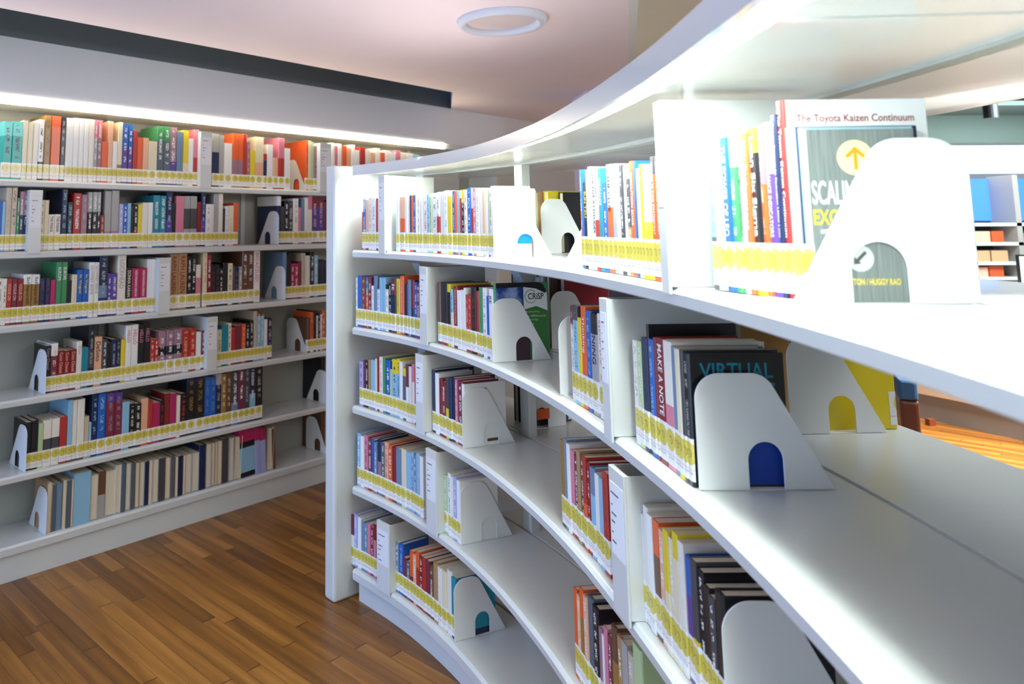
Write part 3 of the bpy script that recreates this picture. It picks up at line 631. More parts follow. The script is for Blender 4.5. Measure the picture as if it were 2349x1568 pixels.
DATA = '''# L|1|top row of the wall bookcase, left of the first divider|0
2921;-0.9662 0.0431 0.276 tq @0.75,1,lt =bk
3119;-0.9232 0.0465 0.280 tq @0.75,1,lt =bk
1522;-0.8767 0.0224 0.289 cr
1778;-0.8543 0.0273 0.281 cr
1657;-0.8270 0.0256 0.284 iv
1747;-0.8014 0.0259 0.301 w @0,0.3,bk =bk
2454;-0.7755 0.0342 0.325 gd =br
3152;-0.7413 0.0449 0.325 or
1831;-0.6964 0.0269 0.322 bk =gy
2511;-0.6695 0.0377 0.321 w
1968;-0.6318 0.0297 0.325 w
1678;-0.6021 0.0257 0.325 w
1670;-0.5764 0.0260 0.325 w
1662;-0.5505 0.0262 0.325 iv
1104;-0.5243 0.0176 0.325 gy @0.7,1,pk =w
1512;-0.5066 0.0244 0.325 mv @0.7,1,pk =w
1355;-0.4823 0.0336 0.215 or
1632;-0.4486 0.0272 0.325 pe
1106;-0.4215 0.0274 0.221 w
1347;-0.3940 0.0231 0.325 gd @0.3,1,cr
1821;-0.3709 0.0326 0.315 pu @0.6,1,bl =w
1566;-0.3383 0.0283 0.318 pu @0.6,1,bl =w
1160;-0.3101 0.0238 0.284 rd
1435;-0.2863 0.0336 0.252 or
1428;-0.2527 0.0340 0.253 pe
1904;-0.2187 0.0493 0.237 cr
2069;-0.1694 0.0400 0.325 sl @0.75,1,gn =w
2055;-0.1294 0.0406 0.325 sl @0.75,1,gn =w
2246;-0.0947 0.0452 0.325 mv @0,0.4,pu =w
1770;-0.0495 0.0391 0.303 gb
1588;-0.0105 0.0343 0.315 ye @0,0.4,cr
1248;0.0238 0.0320 0.270 w
1619;0.0558 0.0350 0.325 rd @0.5,1,pk
# L|1|top row of the wall bookcase, right of the first divider|0
1875;0.1815 0.0450 0.312 nv @0.65,1,gy
1367;0.2265 0.0341 0.306 gy
1938;0.2606 0.0577 0.262 w
1671;0.3184 0.0411 0.325 or @0,0.5,mv
1424;0.3594 0.0356 0.325 or @0,0.5,mv
1062;0.3950 0.0270 0.325 rd
811;0.4220 0.0242 0.280 mv =pe
998;0.4462 0.0366 0.231 ye
2266;0.4828 0.0619 0.317 pe @0.5,1,cr
614;0.5447 0.0251 0.216 nv @0.8,1,rd
1463;0.5698 0.0476 0.276 w
821;0.6173 0.0385 0.195 pe @0,0.2,rd
1699;0.6559 0.0488 0.325 rd @0.6,1,pk
1268;0.7047 0.0462 0.262 w
505;0.8782 0.0159 0.325 or =br
745;0.8941 0.0236 0.325 cr
745;0.9177 0.0245 0.317 lg
1171;0.9422 0.0424 0.292 mv =br
# L|1|top row of the wall bookcase, above the white end panel|0
890;1.0940 0.0308 0.325 w
730;1.1248 0.0272 0.306 pk
987;1.1519 0.0352 0.323 w
1260;1.1872 0.0475 0.311 or
1004;1.2347 0.0401 0.299 pe
976;1.2748 0.0365 0.325 w
1057;1.3112 0.0450 0.290 w
1243;1.3563 0.0498 0.314 rd
1163;1.4061 0.0504 0.296 iv
1108;1.4565 0.0511 0.284 pe
1131;1.5076 0.0475 0.318 w
1025;1.5551 0.0481 0.290 or
1184;1.6032 0.0532 0.309 w
1128;1.6564 0.0539 0.297 w
1194;1.7103 0.0547 0.316 pk
1329;1.7649 0.0648 0.304 iv
1308;1.8297 0.0658 0.302 w
1456;1.8955 0.0766 0.297 lb
# L|2|second row of the wall bookcase, left of its divider|0
1244;-0.9717 0.0209 0.236 bl
819;-0.9508 0.0140 0.234 lb
1932;-0.9368 0.0259 0.302 be =gy
1927;-0.9109 0.0262 0.303 be =br
728;-0.8847 0.0120 0.253 gn =w
1141;-0.8727 0.0169 0.284 nv @0.6,1,mv =w
1399;-0.8558 0.0209 0.284 nv @0.6,1,mv =w
# L|2|second row of the wall bookcase, right of its divider|0
1104;-0.7772 0.0200 0.245 cr =bk
1102;-0.7572 0.0202 0.245 cr
1177;-0.7370 0.0306 0.175 iv 'bk THE PASHA
1171;-0.7065 0.0309 0.176 iv 'bk THE PASHA
1889;-0.6755 0.0297 0.300 nv =lb
1510;-0.6458 0.0306 0.237 bk =lb
2317;-0.6152 0.0401 0.283 rd =w
1795;-0.5752 0.0325 0.276 mv =gy
1408;-0.5427 0.0246 0.290 bk @0.65,1,gy =w
1405;-0.5180 0.0248 0.291 bk @0.65,1,gy =w
1028;-0.4932 0.0184 0.292 bk @0.65,1,gy =w
677;-0.4748 0.0207 0.172 dr =pe
2055;-0.4541 0.0368 0.298 gy @0,0.3,mv
2385;-0.4173 0.0431 0.302 gy @0,0.3,mv
977;-0.3742 0.0233 0.233 lv =w
974;-0.3510 0.0234 0.234 bl =w
787;-0.3275 0.0189 0.237 lb
646;-0.3086 0.0166 0.223 bk
956;-0.2920 0.0239 0.232 bk @0,0.4,dr =w
954;-0.2680 0.0241 0.232 ye
1362;-0.2439 0.0335 0.242 iv
1160;-0.2104 0.0290 0.243 w
1800;-0.1814 0.0393 0.283 te =w
1747;-0.1421 0.0392 0.281 te =w
1748;-0.1029 0.0371 0.302 nv @0.1,0.5,pu =lv
900;-0.0693 0.0243 0.241 bk
2112;-0.0450 0.0498 0.282 pk
1683;0.0048 0.0404 0.283 gy @0.35,0.75,dg
1850;0.0452 0.0452 0.284 gy @0.35,0.75,dg
981;0.0904 0.0275 0.252 dr
1167;0.1178 0.0277 0.301 nv @0.1,0.5,pu =lv
1128;0.1455 0.0342 0.240 w =gy
614;0.1797 0.0188 0.240 iv
1277;0.1985 0.0316 0.301 gy
1274;0.2302 0.0319 0.302 iv
364;0.2621 0.0129 0.216 bk
812;0.2750 0.0272 0.230 iv =lb
975;0.3021 0.0327 0.234 iv =ye
1042;0.3348 0.0330 0.251 or
# L|2|second row of the wall bookcase, beyond the bookend|0
871;0.6544 0.0269 0.298 nv @0.8,1,w
735;0.6814 0.0294 0.233 dg
908;0.7107 0.0319 0.269 bk =w
948;0.7426 0.0337 0.270 dg =w
1286;0.7763 0.0439 0.286 w =gy
566;0.8202 0.0245 0.229 pk =gy
655;0.8446 0.0231 0.284 gb
967;0.8677 0.0334 0.294 w
874;0.9011 0.0290 0.310 iv @0.7,1,pk
1477;0.9301 0.0523 0.295 mr @0.1,0.8,pu =pe
1316;0.9824 0.0474 0.296 mr @0.1,0.8,pu =pe
906;1.0298 0.0366 0.269 mr
841;1.0664 0.0329 0.282 dg
# L|3|third row of the wall bookcase, left of the divider|0
1255;-0.9539 0.0230 0.215 iv =bk
921;-0.9309 0.0172 0.214 iv =bk
1307;-0.9137 0.0248 0.213 rd 'pe VOGUE ON
1292;-0.8889 0.0251 0.212 mr 'pe VOGUE ON
1278;-0.8638 0.0253 0.210 dr 'pe VOGUE ON
2083;-0.8385 0.0387 0.229 gd @0.8,1,w 'bk Schiaparelli
1999;-0.7998 0.0383 0.227 gd @0.8,1,w 'bk Schiaparelli
1212;-0.7615 0.0259 0.208 nv @0.1,0.25,mg =mr
1175;-0.7356 0.0256 0.206 nv @0.1,0.25,mg =mr
1075;-0.7100 0.0248 0.197 mg 'w BORN TO BE BRAD
1694;-0.6852 0.0277 0.283 gn 'w EUROPE
1586;-0.6575 0.0264 0.282 gn 'w EUROPE
959;-0.6312 0.0240 0.190 bk 'cr GUCCI WARS
619;-0.6071 0.0137 0.218 cr
545;-0.5934 0.0122 0.217 cr
1484;-0.5813 0.0304 0.240 bl 'ye In Vogue
1416;-0.5509 0.0296 0.239 bl 'ye In Vogue
1474;-0.5213 0.0272 0.275 w 'gy GEOFFREY BEENE
1403;-0.4941 0.0264 0.274 w 'gy GEOFFREY BEENE
2600;-0.4677 0.0440 0.310 nv @0.3,0.5,gb =gy
949;-0.4237 0.0237 0.214 pu =w
1118;-0.4000 0.0285 0.213 pu =w
2681;-0.3715 0.0479 0.310 iv 'gy LOCKHEAD
1372;-0.3236 0.0328 0.237 bk 'cr DONNA KARAN
1812;-0.2909 0.0445 0.235 mg 'w KIDS FASHION DESIGN
1689;-0.2463 0.0428 0.233 mg 'w KIDS FASHION DESIGN
568;-0.2035 0.0122 0.280 w
623;-0.1914 0.0134 0.279 w
648;-0.1779 0.0141 0.279 w
702;-0.1638 0.0154 0.278 w
# L|3|third row of the wall bookcase, right of the divider|0
352;-0.0798 0.0097 0.233 bk
2289;-0.0701 0.0488 0.304 tn 'dr RAPH LAUREN
2625;-0.0214 0.0572 0.305 tn 'dr RAPH LAUREN
1255;0.0359 0.0296 0.288 bk =w
1106;0.0655 0.0263 0.290 bk =w
1029;0.0918 0.0302 0.238 iv @0.3,0.7,pk
1202;0.1360 0.0276 0.311 cr =or
1218;0.1635 0.0297 0.297 dr =w
876;0.1932 0.0275 0.234 bk =mr
848;0.2207 0.0271 0.233 bk =mr
665;0.2477 0.0235 0.213 bk =w
1015;0.2712 0.0320 0.242 bk
954;0.3033 0.0311 0.238 cr =dg
339;0.3343 0.0117 0.226 br
864;0.3460 0.0315 0.217 nv =gd
659;0.3775 0.0245 0.216 gy =w
1472;0.4020 0.0394 0.304 br =w
1581;0.4414 0.0433 0.303 br =w
1593;0.4848 0.0439 0.307 w 'pk BEDAZZLED!
# L|3|third row of the wall bookcase, beyond the bookend|0
614;0.7099 0.0198 0.290 gb
515;0.7297 0.0177 0.274 bk
541;0.7473 0.0178 0.288 bk
591;0.7651 0.0261 0.217 mg =w
753;0.7912 0.0338 0.216 mg =w
585;0.8250 0.0250 0.230 mr
911;0.8501 0.0321 0.282 be =gy
950;0.8822 0.0363 0.264 iv
915;0.9185 0.0328 0.286 bk =w
760;0.9513 0.0299 0.264 lb =w
623;0.9813 0.0278 0.236 bk
618;1.0091 0.0280 0.235 nv
647;1.0371 0.0307 0.228 bk
# L|4|fourth row of the wall bookcase, left of the divider|0
1180;-0.7175 0.0236 0.224 bk 'gy Coco Chanel
1767;-0.6939 0.0346 0.232 mr @0.75,1,w =pe
1269;-0.6592 0.0302 0.195 dr 'pe Coco Chanel
1173;-0.6290 0.0289 0.191 dr 'pe Coco Chanel
1268;-0.6001 0.0317 0.192 dr 'pe Coco Chanel
1271;-0.5684 0.0271 0.229 iv 'gy Dior
578;-0.5413 0.0147 0.194 te
659;-0.5266 0.0169 0.194 te
1816;-0.5097 0.0298 0.307 bk @0.3,0.6,dg =gy
1964;-0.4798 0.0419 0.241 pe 'bk DeSoto
1153;-0.4380 0.0271 0.223 dg =w
871;-0.4108 0.0225 0.205 bk
1000;-0.3883 0.0245 0.220 nv =gy
1037;-0.3638 0.0261 0.217 nv =gy
966;-0.3378 0.0249 0.214 ye
1586;-0.3128 0.0316 0.282 w 'pk HELLO
1903;-0.2812 0.0385 0.283 w 'pk HELLO
1643;-0.2427 0.0343 0.279 bk 'pk HELLO
1675;-0.2084 0.0352 0.282 bk 'pk HELLO
792;-0.1732 0.0240 0.199 rd @0,0.12,bk =w
747;-0.1492 0.0233 0.196 rd @0,0.12,bk =w
1614;-0.1259 0.0431 0.232 mv @0.45,0.65,bk =w
1699;-0.0798 0.0463 0.234 mv @0.45,0.65,bk =w
1764;-0.0336 0.0492 0.234 mv @0.45,0.65,bk =w
1515;0.0156 0.0434 0.233 rd @0,0.25,w =pe
1458;0.0590 0.0435 0.229 rd @0.15,0.25,bk =pe
922;0.1024 0.0310 0.207 w 'pk The Art of Dress
981;0.1335 0.0325 0.213 mr =w
# L|4|fourth row of the wall bookcase, right of the divider|0
816;0.2379 0.0295 0.205 cr =gn
729;0.2674 0.0238 0.230 te
648;0.2912 0.0216 0.228 te
631;0.3127 0.0205 0.236 iv =bk
662;0.3333 0.0249 0.206 rd
667;0.3582 0.0239 0.219 mr 'pk VOGUE
657;0.3821 0.0241 0.217 mr 'pk VOGUE
781;0.4061 0.0286 0.220 or =pe
719;0.4348 0.0264 0.222 bk =w
802;0.4612 0.0279 0.238 bk =w
865;0.4890 0.0249 0.290 be
877;0.5139 0.0257 0.288 lb @0.9,1,br =w
802;0.5397 0.0240 0.286 lb @0.9,1,br =w
741;0.5637 0.0275 0.234 w 'gy Alexander
934;0.5911 0.0343 0.239 nv =pe
# L|4|fourth row of the wall bookcase, beyond the bookend|0
579;0.8972 0.0275 0.212 br
564;0.9247 0.0233 0.246 w @0.3,1,or =bk
583;0.9480 0.0235 0.255 bk
329;0.9715 0.0155 0.220 iv =bk
394;0.9870 0.0171 0.241 nv =w
340;1.0041 0.0156 0.228 w =bk
574;1.0197 0.0247 0.246 or =w
679;1.0444 0.0302 0.241 gn
# L|5|fifth row of the wall bookcase|0
1152;-0.7894 0.0221 0.220 bk @0,1,bk
1636;-0.7673 0.0315 0.223 bk
1063;-0.7358 0.0226 0.205 lg
1913;-0.7132 0.0395 0.215 iv @0.1,0.6,dg
1880;-0.6737 0.0396 0.216 iv @0.1,0.6,dg
1652;-0.6342 0.0353 0.217 rd
1403;-0.5988 0.0227 0.291 lb @0,0.15,br
1542;-0.5761 0.0257 0.287 iv @0,0.15,br
2123;-0.5504 0.0359 0.288 iv @0,0.15,br
1014;-0.5145 0.0252 0.199 be
338;-0.4893 0.0101 0.167 lb
1773;-0.4792 0.0301 0.298 nv =lb
2458;-0.4491 0.0425 0.298 bl =lb
2599;-0.4066 0.0468 0.294 mr @0.85,1,pu =mv
2225;-0.3598 0.0416 0.290 mr @0.85,1,pu =mv
1696;-0.3182 0.0398 0.236 lb
1177;-0.2784 0.0299 0.222 bk =cr
1305;-0.2485 0.0346 0.217 bk =cr
1615;-0.2139 0.0401 0.236 pe @0,0.3,or
921;-0.1739 0.0253 0.216 rd
1402;-0.1485 0.0416 0.204 mg
888;-0.1069 0.0259 0.211 bk @0,1,bk =rd
1337;-0.0810 0.0347 0.241 dr =br
1374;-0.0470 0.0371 0.236 mg
799;-0.0099 0.0236 0.219 iv
1378;0.0137 0.0401 0.226 dr @0,1,bk =rd
2368;0.0538 0.0523 0.305 bk @0.9,1,nv =gd
2609;0.1061 0.0589 0.307 bk @0.9,1,nv =gd
1458;0.1651 0.0359 0.288 bl =gb
1458;0.2010 0.0369 0.285 bl =gb
1453;0.2379 0.0356 0.300 nv @0.8,1,gy =gy
1328;0.2735 0.0337 0.295 gd =cr
1462;0.3072 0.0364 0.305 br =be
1821;0.3437 0.0460 0.307 dg @0,0.4,gb =w
1534;0.3897 0.0387 0.314 mr =w
1476;0.4283 0.0379 0.314 dg =gy
1574;0.4663 0.0415 0.311 nv @0.2,0.5,lb =w
1888;0.5078 0.0511 0.310 bk =gy
# L|6|bottom row of the wall bookcase|1
1416;-0.6839 0.0274 0.229 tn
917;-0.6564 0.0193 0.214 sl
1402;-0.6371 0.0301 0.213 gb
896;-0.6071 0.0186 0.223 tn
1073;-0.5884 0.0231 0.218 sl
500;-0.5653 0.0108 0.219 tn
4202;-0.5545 0.0853 0.240 lb @0,1,lb
1566;-0.4692 0.0366 0.215 be
1732;-0.4326 0.0400 0.223 br @0,0.5,gy
2159;-0.3926 0.0523 0.218 cr
1239;-0.3403 0.0283 0.236 iv
1077;-0.3120 0.0250 0.235 sl
1135;-0.2870 0.0271 0.233 gy
968;-0.2599 0.0243 0.224 sl
965;-0.2357 0.0245 0.224 tn
1067;-0.2112 0.0278 0.222 gy
886;-0.1834 0.0237 0.219 nv
746;-0.1596 0.0201 0.220 tn
1275;-0.1395 0.0349 0.219 gy
1369;-0.1046 0.0386 0.217 dg
1109;-0.0660 0.0326 0.213 tn
893;-0.0334 0.0263 0.215 sl
529;-0.0071 0.0166 0.205 tn
953;0.0095 0.0301 0.206 nv
419;0.0395 0.0135 0.204 tn
1252;0.0530 0.0408 0.204 gy
1345;0.0938 0.0448 0.204 gy
1430;0.1386 0.0420 0.236 nv
1175;0.1806 0.0355 0.235 gy
1390;0.2161 0.0431 0.233 tn
1524;0.2384 0.0471 0.236 tn
1415;0.2855 0.0441 0.240 dg
1048;0.3296 0.0335 0.238 gy
1493;0.3631 0.0491 0.236 cr
3561;0.4122 0.1045 0.275 bk @0.1,0.6,lb @0.72,1,mg
1119;0.5167 0.0356 0.262 lv @0.72,1,mg
1311;0.5523 0.0441 0.252 lv @0.72,1,mg
1253;0.5964 0.0447 0.243 be
588;0.6411 0.0222 0.233 br
# R|1|top shelf of the curved bookcase, beside the end panel|0
322;0.3715 0.0122 0.170 rd
684;0.3837 0.0193 0.227 lb @0.4,0.8,bl =w
617;0.4030 0.0175 0.223 rd @0.3,1,pe
929;0.4205 0.0250 0.232 iv =pk
1134;0.4455 0.0301 0.231 w =gb
520;0.4756 0.0139 0.228 rd
666;0.4896 0.0176 0.229 w =pu
# R|1|top shelf of the curved bookcase, left of the blank white cover|0
1151;0.6189 0.0296 0.229 w
1512;0.6485 0.0391 0.228 or @0.6,1,pe
812;0.6876 0.0207 0.230 w
471;0.7083 0.0120 0.229 iv =pe
500;0.7203 0.0126 0.232 nv @0,0.3,or
588;0.7329 0.0148 0.231 or
659;0.7477 0.0165 0.232 bl =w
506;0.7642 0.0127 0.232 w
665;0.7768 0.0165 0.233 w =gd
994;0.7934 0.0248 0.230 iv
1330;0.8182 0.0332 0.229 w =or
716;0.8514 0.0177 0.230 lb =bl
647;0.8691 0.0166 0.220 lg =gd
1617;0.8857 0.0388 0.234 w =gb
892;0.9245 0.0210 0.236 w @0,0.6,rd =rd
1431;0.9455 0.0333 0.237 iv
1219;0.9789 0.0280 0.240 w =lb
1273;1.0068 0.0320 0.218 ye
806;1.0388 0.0186 0.236 bl =w
784;1.0575 0.0181 0.236 or
934;1.0756 0.0216 0.235 lb =gy
478;1.0972 0.0125 0.207 rd
1005;1.1097 0.0228 0.237 ye @0.3,0.8,bk =w
997;1.1325 0.0228 0.234 iv =or
1250;1.1553 0.0274 0.242 bl =w
649;1.1827 0.0143 0.239 iv @0.3,0.7,rd
1094;1.1970 0.0240 0.239 pk =w
1248;1.2210 0.0274 0.236 w =gy
1314;1.2484 0.0285 0.236 iv
708;1.2768 0.0155 0.234 pe
936;1.2923 0.0208 0.230 w
619;1.3131 0.0139 0.227 nv @0.3,1,lg
878;1.3270 0.0192 0.232 iv =br
# R|1|top shelf of the curved bookcase, left of the tall divider|0
907;1.9946 0.0120 0.245 bl @0,0.6,or =w
914;2.0066 0.0119 0.245 bl
1594;2.0185 0.0237 0.212 bk 'ye SUN TZU
1285;2.0422 0.0164 0.241 w
1522;2.0586 0.0186 0.248 w =gy
1784;2.0772 0.0218 0.242 iv 'nv THE FIVE ATTITUDES
1864;2.0990 0.0226 0.237 rd @0.5,1,w 'dr EQUITY
2004;2.1216 0.0234 0.239 te 'w ORGANIZ
2067;2.1450 0.0273 0.204 bl =w
2502;2.1723 0.0266 0.244 or @0.6,1,iv 'bk THE CLUB
2693;2.1989 0.0275 0.243 lv =gy
2395;2.2264 0.0238 0.240 w
1771;2.2502 0.0174 0.236 dg =w
1519;2.2676 0.0147 0.233 w
2243;2.2823 0.0241 0.204 tn @0.5,1,dg =w
2303;2.3064 0.0203 0.240 or 'w EXECUTION EDGE
1776;2.3268 0.0153 0.239 bl
2123;2.3421 0.0192 0.222 w
1687;2.3613 0.0144 0.229 ye 'gn THE BRINK
2269;2.3758 0.0191 0.226 ye @0.5,1,w =gy
2443;2.3949 0.0201 0.225 ye @0.5,1,w =gy
2815;2.4150 0.0210 0.240 or @0.85,1,dg 'w LEARNING TO THINK STRATEGICALLY
2912;2.4360 0.0210 0.240 or @0.85,1,dg 'w LEARNING TO THINK STRATEGICALLY
2183;2.4570 0.0153 0.240 iv @0.4,1,pe =or
# R|1|top shelf of the curved bookcase, right of the tall divider|0
4247;2.6138 0.0211 0.247 lb @0,0.35,dg =gb o0.040
4319;2.6314 0.0207 0.247 lg @0,0.3,gy o0.042 'gy Lean Six Sigma
7028;2.6430 0.0321 0.248 bl o0.046 'w THE POWER OF LEO
6257;2.6647 0.0272 0.248 gn @0.8,1,w =w o0.050
5137;2.6833 0.0216 0.246 w o0.054 'bk METRICS HOW TO IMPROVE KEY BUSINESS RESULTS
5930;2.6967 0.0237 0.249 or o0.058 'w Key Performance
8471;2.7102 0.0316 0.255 bk @0,0.25,ye @0.85,1,ye o0.063 'w Lean Six Sigma
5464;2.7323 0.0193 0.257 or @0.65,1,mv =pe o0.067
7605;2.7431 0.0255 0.260 pu @0.7,1,lv o0.071 'w KEY PERFORMANCE INDICATORS
5582;2.7603 0.0173 0.270 nv o0.075 'w Driving Strategy to Execution Using Lean
8962;2.7694 0.0251 0.288 rd o0.079 'w The Toyota Kaizen Continuum
7642;2.7847 0.0238 0.247 gy =w o0.084
3268;2.8018 0.0099 0.246 nv o0.087
3836;2.8074 0.0115 0.244 lb o0.089
# R|2|second shelf of the curved bookcase, left of its divider|0
408;0.3263 0.0126 0.214 w =gb
1146;0.3390 0.0333 0.224 bl 'lb ENTREPRENEURSHIP
995;0.3722 0.0287 0.220 mr =ye
590;0.4009 0.0169 0.218 or @0.7,1,te =w
843;0.4178 0.0235 0.222 mr =w
485;0.4413 0.0160 0.185 w =gy
1003;0.4573 0.0265 0.229 gb 'ye FULLY CHARGED
550;0.4838 0.0171 0.192 w @0.9,1,dg =bl
789;0.5009 0.0210 0.223 lb 'bk THE MYTHS OF CREATIVITY
848;0.5220 0.0223 0.224 lb 'bk THE MYTHS OF CREATIVITY
591;0.5442 0.0177 0.196 w @0.9,1,bk =nv
683;0.5619 0.0197 0.203 bk =w
1320;0.5816 0.0342 0.224 mr @0.3,0.7,nv 'w it
1153;0.6157 0.0298 0.225 ye 'te The Employee Engagement
1152;0.6455 0.0281 0.238 or 'w Learn Design and Innovation
954;0.6736 0.0268 0.206 nv 'w STRATEGIC
951;0.7004 0.0242 0.226 gb 'w JUDGMENT
955;0.7246 0.0243 0.226 nv @0.5,1,dr 'w POWER of PURPOSE
721;0.7489 0.0189 0.218 bl =w
838;0.7679 0.0224 0.214 mr =w
642;0.7902 0.0170 0.215 rd =w
# R|2|second shelf of the curved bookcase, left of the sky cover book|0
1054;0.9182 0.0251 0.229 br 'w WE
1025;0.9433 0.0245 0.227 bk @0,0.35,rd 'w LOVE EM OR LOSE EM
982;0.9679 0.0233 0.229 bk @0,0.35,rd 'w LOVE EM OR LOSE EM
1069;0.9912 0.0255 0.227 bk @0,0.2,ye @0.87,1,ye 'w Employee Engagement
726;1.0166 0.0186 0.210 iv @0.6,1,lb =nv
1271;1.0353 0.0305 0.223 dr 'pe FEEDBACK REVOLUTION
1071;1.0658 0.0271 0.210 w 'pu DAVID NOVAK
927;1.0929 0.0230 0.213 w 'rd Carrots and Sticks
647;1.1159 0.0154 0.222 w
635;1.1313 0.0168 0.199 rd =pe
833;1.1480 0.0217 0.200 rd =pe
1717;1.1697 0.0385 0.230 bk =dr
1052;1.2082 0.0245 0.219 rd @0,0.35,or 'w living workplace
901;1.2327 0.0195 0.233 gn
1525;1.2522 0.0328 0.233 w =gy
877;1.2850 0.0211 0.207 bl
1535;1.3061 0.0326 0.234 w 'dr RE
# R|2|second shelf of the curved bookcase, left of the near divider|0
1966;1.8954 0.0276 0.238 iv @0.8,1,mr =gy
2215;1.9231 0.0300 0.242 lb @0.85,1,dg =gn
1450;1.9531 0.0217 0.215 ye
2256;1.9748 0.0289 0.246 or 'w Thinking
2368;2.0036 0.0303 0.238 bl =lb
3231;2.0340 0.0405 0.235 gy @0.8,1,bk 'nv MINING
2966;2.0745 0.0349 0.239 iv =pk
# R|2|second shelf of the curved bookcase, right of the near divider|0
2421;2.2778 0.0244 0.208 iv =gy
2328;2.3022 0.0225 0.210 lg =w
3063;2.3246 0.0271 0.220 nv
1207;2.3517 0.0092 0.249 bk
3006;2.3609 0.0249 0.223 bl =lb
1422;2.3858 0.0111 0.229 mr
4972;2.3969 0.0369 0.231 dr 'w MAKE A NOTE
5085;2.4338 0.0357 0.231 iv @0,0.5,pk
2253;2.4695 0.0156 0.225 gb
3601;2.4850 0.0241 0.224 cr @0,0.3,ye
1961;2.5091 0.0126 0.226 dg
# R|3|third shelf of the curved bookcase, left of its divider|0
900;0.3497 0.0303 0.189 lv =rd
384;0.3801 0.0122 0.198 mr
758;0.3922 0.0234 0.201 bk =w
632;0.4156 0.0190 0.204 cr @0,1,tn
1077;0.4346 0.0314 0.207 lb @0,0.3,gb
503;0.4660 0.0139 0.216 cr
528;0.4798 0.0138 0.226 dr
958;0.4936 0.0248 0.227 iv =pk
745;0.5184 0.0192 0.226 gn
1195;0.5376 0.0315 0.219 bl =w
444;0.5691 0.0137 0.186 ye @0,1,lg
1379;0.5828 0.0343 0.230 lb @0.75,1,ye =nv
826;0.6171 0.0201 0.235 lb @0.75,1,ye =nv
826;0.6372 0.0201 0.228 w =w
950;0.6574 0.0266 0.205 sl @0.85,1,ye
750;0.6839 0.0189 0.225 w @0.6,1,mr
750;0.7029 0.0189 0.218 iv =w
915;0.7218 0.0225 0.230 iv @0.7,1,pk
776;0.7444 0.0198 0.222 rd
# R|3|third shelf of the curved bookcase, right of its divider|0
966;0.8691 0.0227 0.233 nv
1053;0.8918 0.0256 0.224 w
951;0.9173 0.0245 0.208 rd @0,1,dr =bk
951;0.9418 0.0245 0.201 dr =w
965;0.9662 0.0235 0.218 dg @0,0.5,ye
1060;0.9898 0.0251 0.225 nv
1090;1.0148 0.0252 0.229 gb @0,1,nv
623;1.0400 0.0144 0.227 pk =w
1554;1.0544 0.0361 0.225 mr =w
# R|3|third shelf of the curved bookcase, left of the near divider|0
1554;1.8042 0.0248 0.218 dg @0.3,1,gd
1321;1.8290 0.0197 0.227 gb
1321;1.8487 0.0197 0.220 w =w
1454;1.8684 0.0226 0.210 pk @0,0.2,rd
1454;1.8910 0.0226 0.203 mr =w
1389;1.9136 0.0198 0.223 tn
1389;1.9333 0.0198 0.216 br =w
1430;1.9531 0.0200 0.219 rd @0,0.5,or
1430;1.9731 0.0200 0.212 dr =w
1988;1.9931 0.0276 0.207 lb @0.7,1,gb
1988;2.0207 0.0276 0.200 w =w
1988;2.0483 0.0276 0.201 lb
2701;2.0759 0.0319 0.223 rd =dr
2701;2.1078 0.0319 0.216 dr =w
# R|3|third shelf of the curved bookcase, right of the near divider|0
2108;2.2523 0.0204 0.212 w =dg
2108;2.2726 0.0204 0.205 iv =w
2756;2.2930 0.0234 0.225 iv
2756;2.3165 0.0234 0.218 w =w
3285;2.3399 0.0268 0.216 or @0,0.7,br
3285;2.3667 0.0268 0.209 pe =w
2777;2.3934 0.0206 0.219 ye @0,0.5,cr
2777;2.4140 0.0206 0.212 cr =w
3368;2.4346 0.0221 0.230 cr @0.8,1,ye
3368;2.4567 0.0221 0.223 iv =w
4299;2.4787 0.0294 0.207 pu @0.7,1,bl
3563;2.5082 0.0220 0.214 dg @0,0.4,ye
3563;2.5302 0.0220 0.207 bk =w
3302;2.5522 0.0210 0.192 bk
3302;2.5733 0.0210 0.185 dg =w
# R|4|fourth shelf of the curved bookcase, left of its divider|0
901;0.3328 0.0258 0.220 lb =w
901;0.3587 0.0258 0.213 w =w
1001;0.3845 0.0276 0.221 pk =mr
1001;0.4121 0.0276 0.214 mr =w
680;0.4397 0.0189 0.213 bl @0,0.2,or
680;0.4586 0.0189 0.206 gb =w
988;0.4774 0.0257 0.223 nv @0,0.6,mv
988;0.5031 0.0257 0.216 sl =w
1005;0.5288 0.0256 0.224 pe =rd
1005;0.5544 0.0256 0.217 or =w
1160;0.5799 0.0302 0.216 dr
1263;0.6102 0.0328 0.217 gb
1321;0.6430 0.0331 0.225 cr
1255;0.6760 0.0320 0.220 lb @0,1,lb
844;0.7081 0.0209 0.226 bl @0,1,lb =bl
844;0.7289 0.0209 0.219 gb =w
1064;0.7498 0.0251 0.234 lb =gy
1064;0.7749 0.0251 0.227 w =w
# R|4|fourth shelf of the curved bookcase, right of its divider|0
1880;0.9237 0.0479 0.206 lg =w
887;0.9716 0.0211 0.219 w =gn
887;0.9927 0.0211 0.212 iv =w
982;1.0138 0.0231 0.220 lv =w
982;1.0369 0.0231 0.213 w =w
# R|4|fourth shelf of the curved bookcase, left of the near divider|0
1337;1.8568 0.0203 0.210 or
1337;1.8771 0.0203 0.203 pe =w
1800;1.8974 0.0241 0.230 or @0,0.7,gd
1800;1.9215 0.0241 0.223 pe =w
2635;1.9456 0.0329 0.234 dg @0,1,sl
2635;1.9785 0.0329 0.227 bk =w
1344;2.0114 0.0192 0.194 mv
1344;2.0306 0.0192 0.187 w =w
1788;2.0497 0.0219 0.215 pk
1788;2.0717 0.0219 0.208 mr =w
2757;2.0936 0.0283 0.241 br @0,0.7,gd
2757;2.1219 0.0283 0.234 tn =w
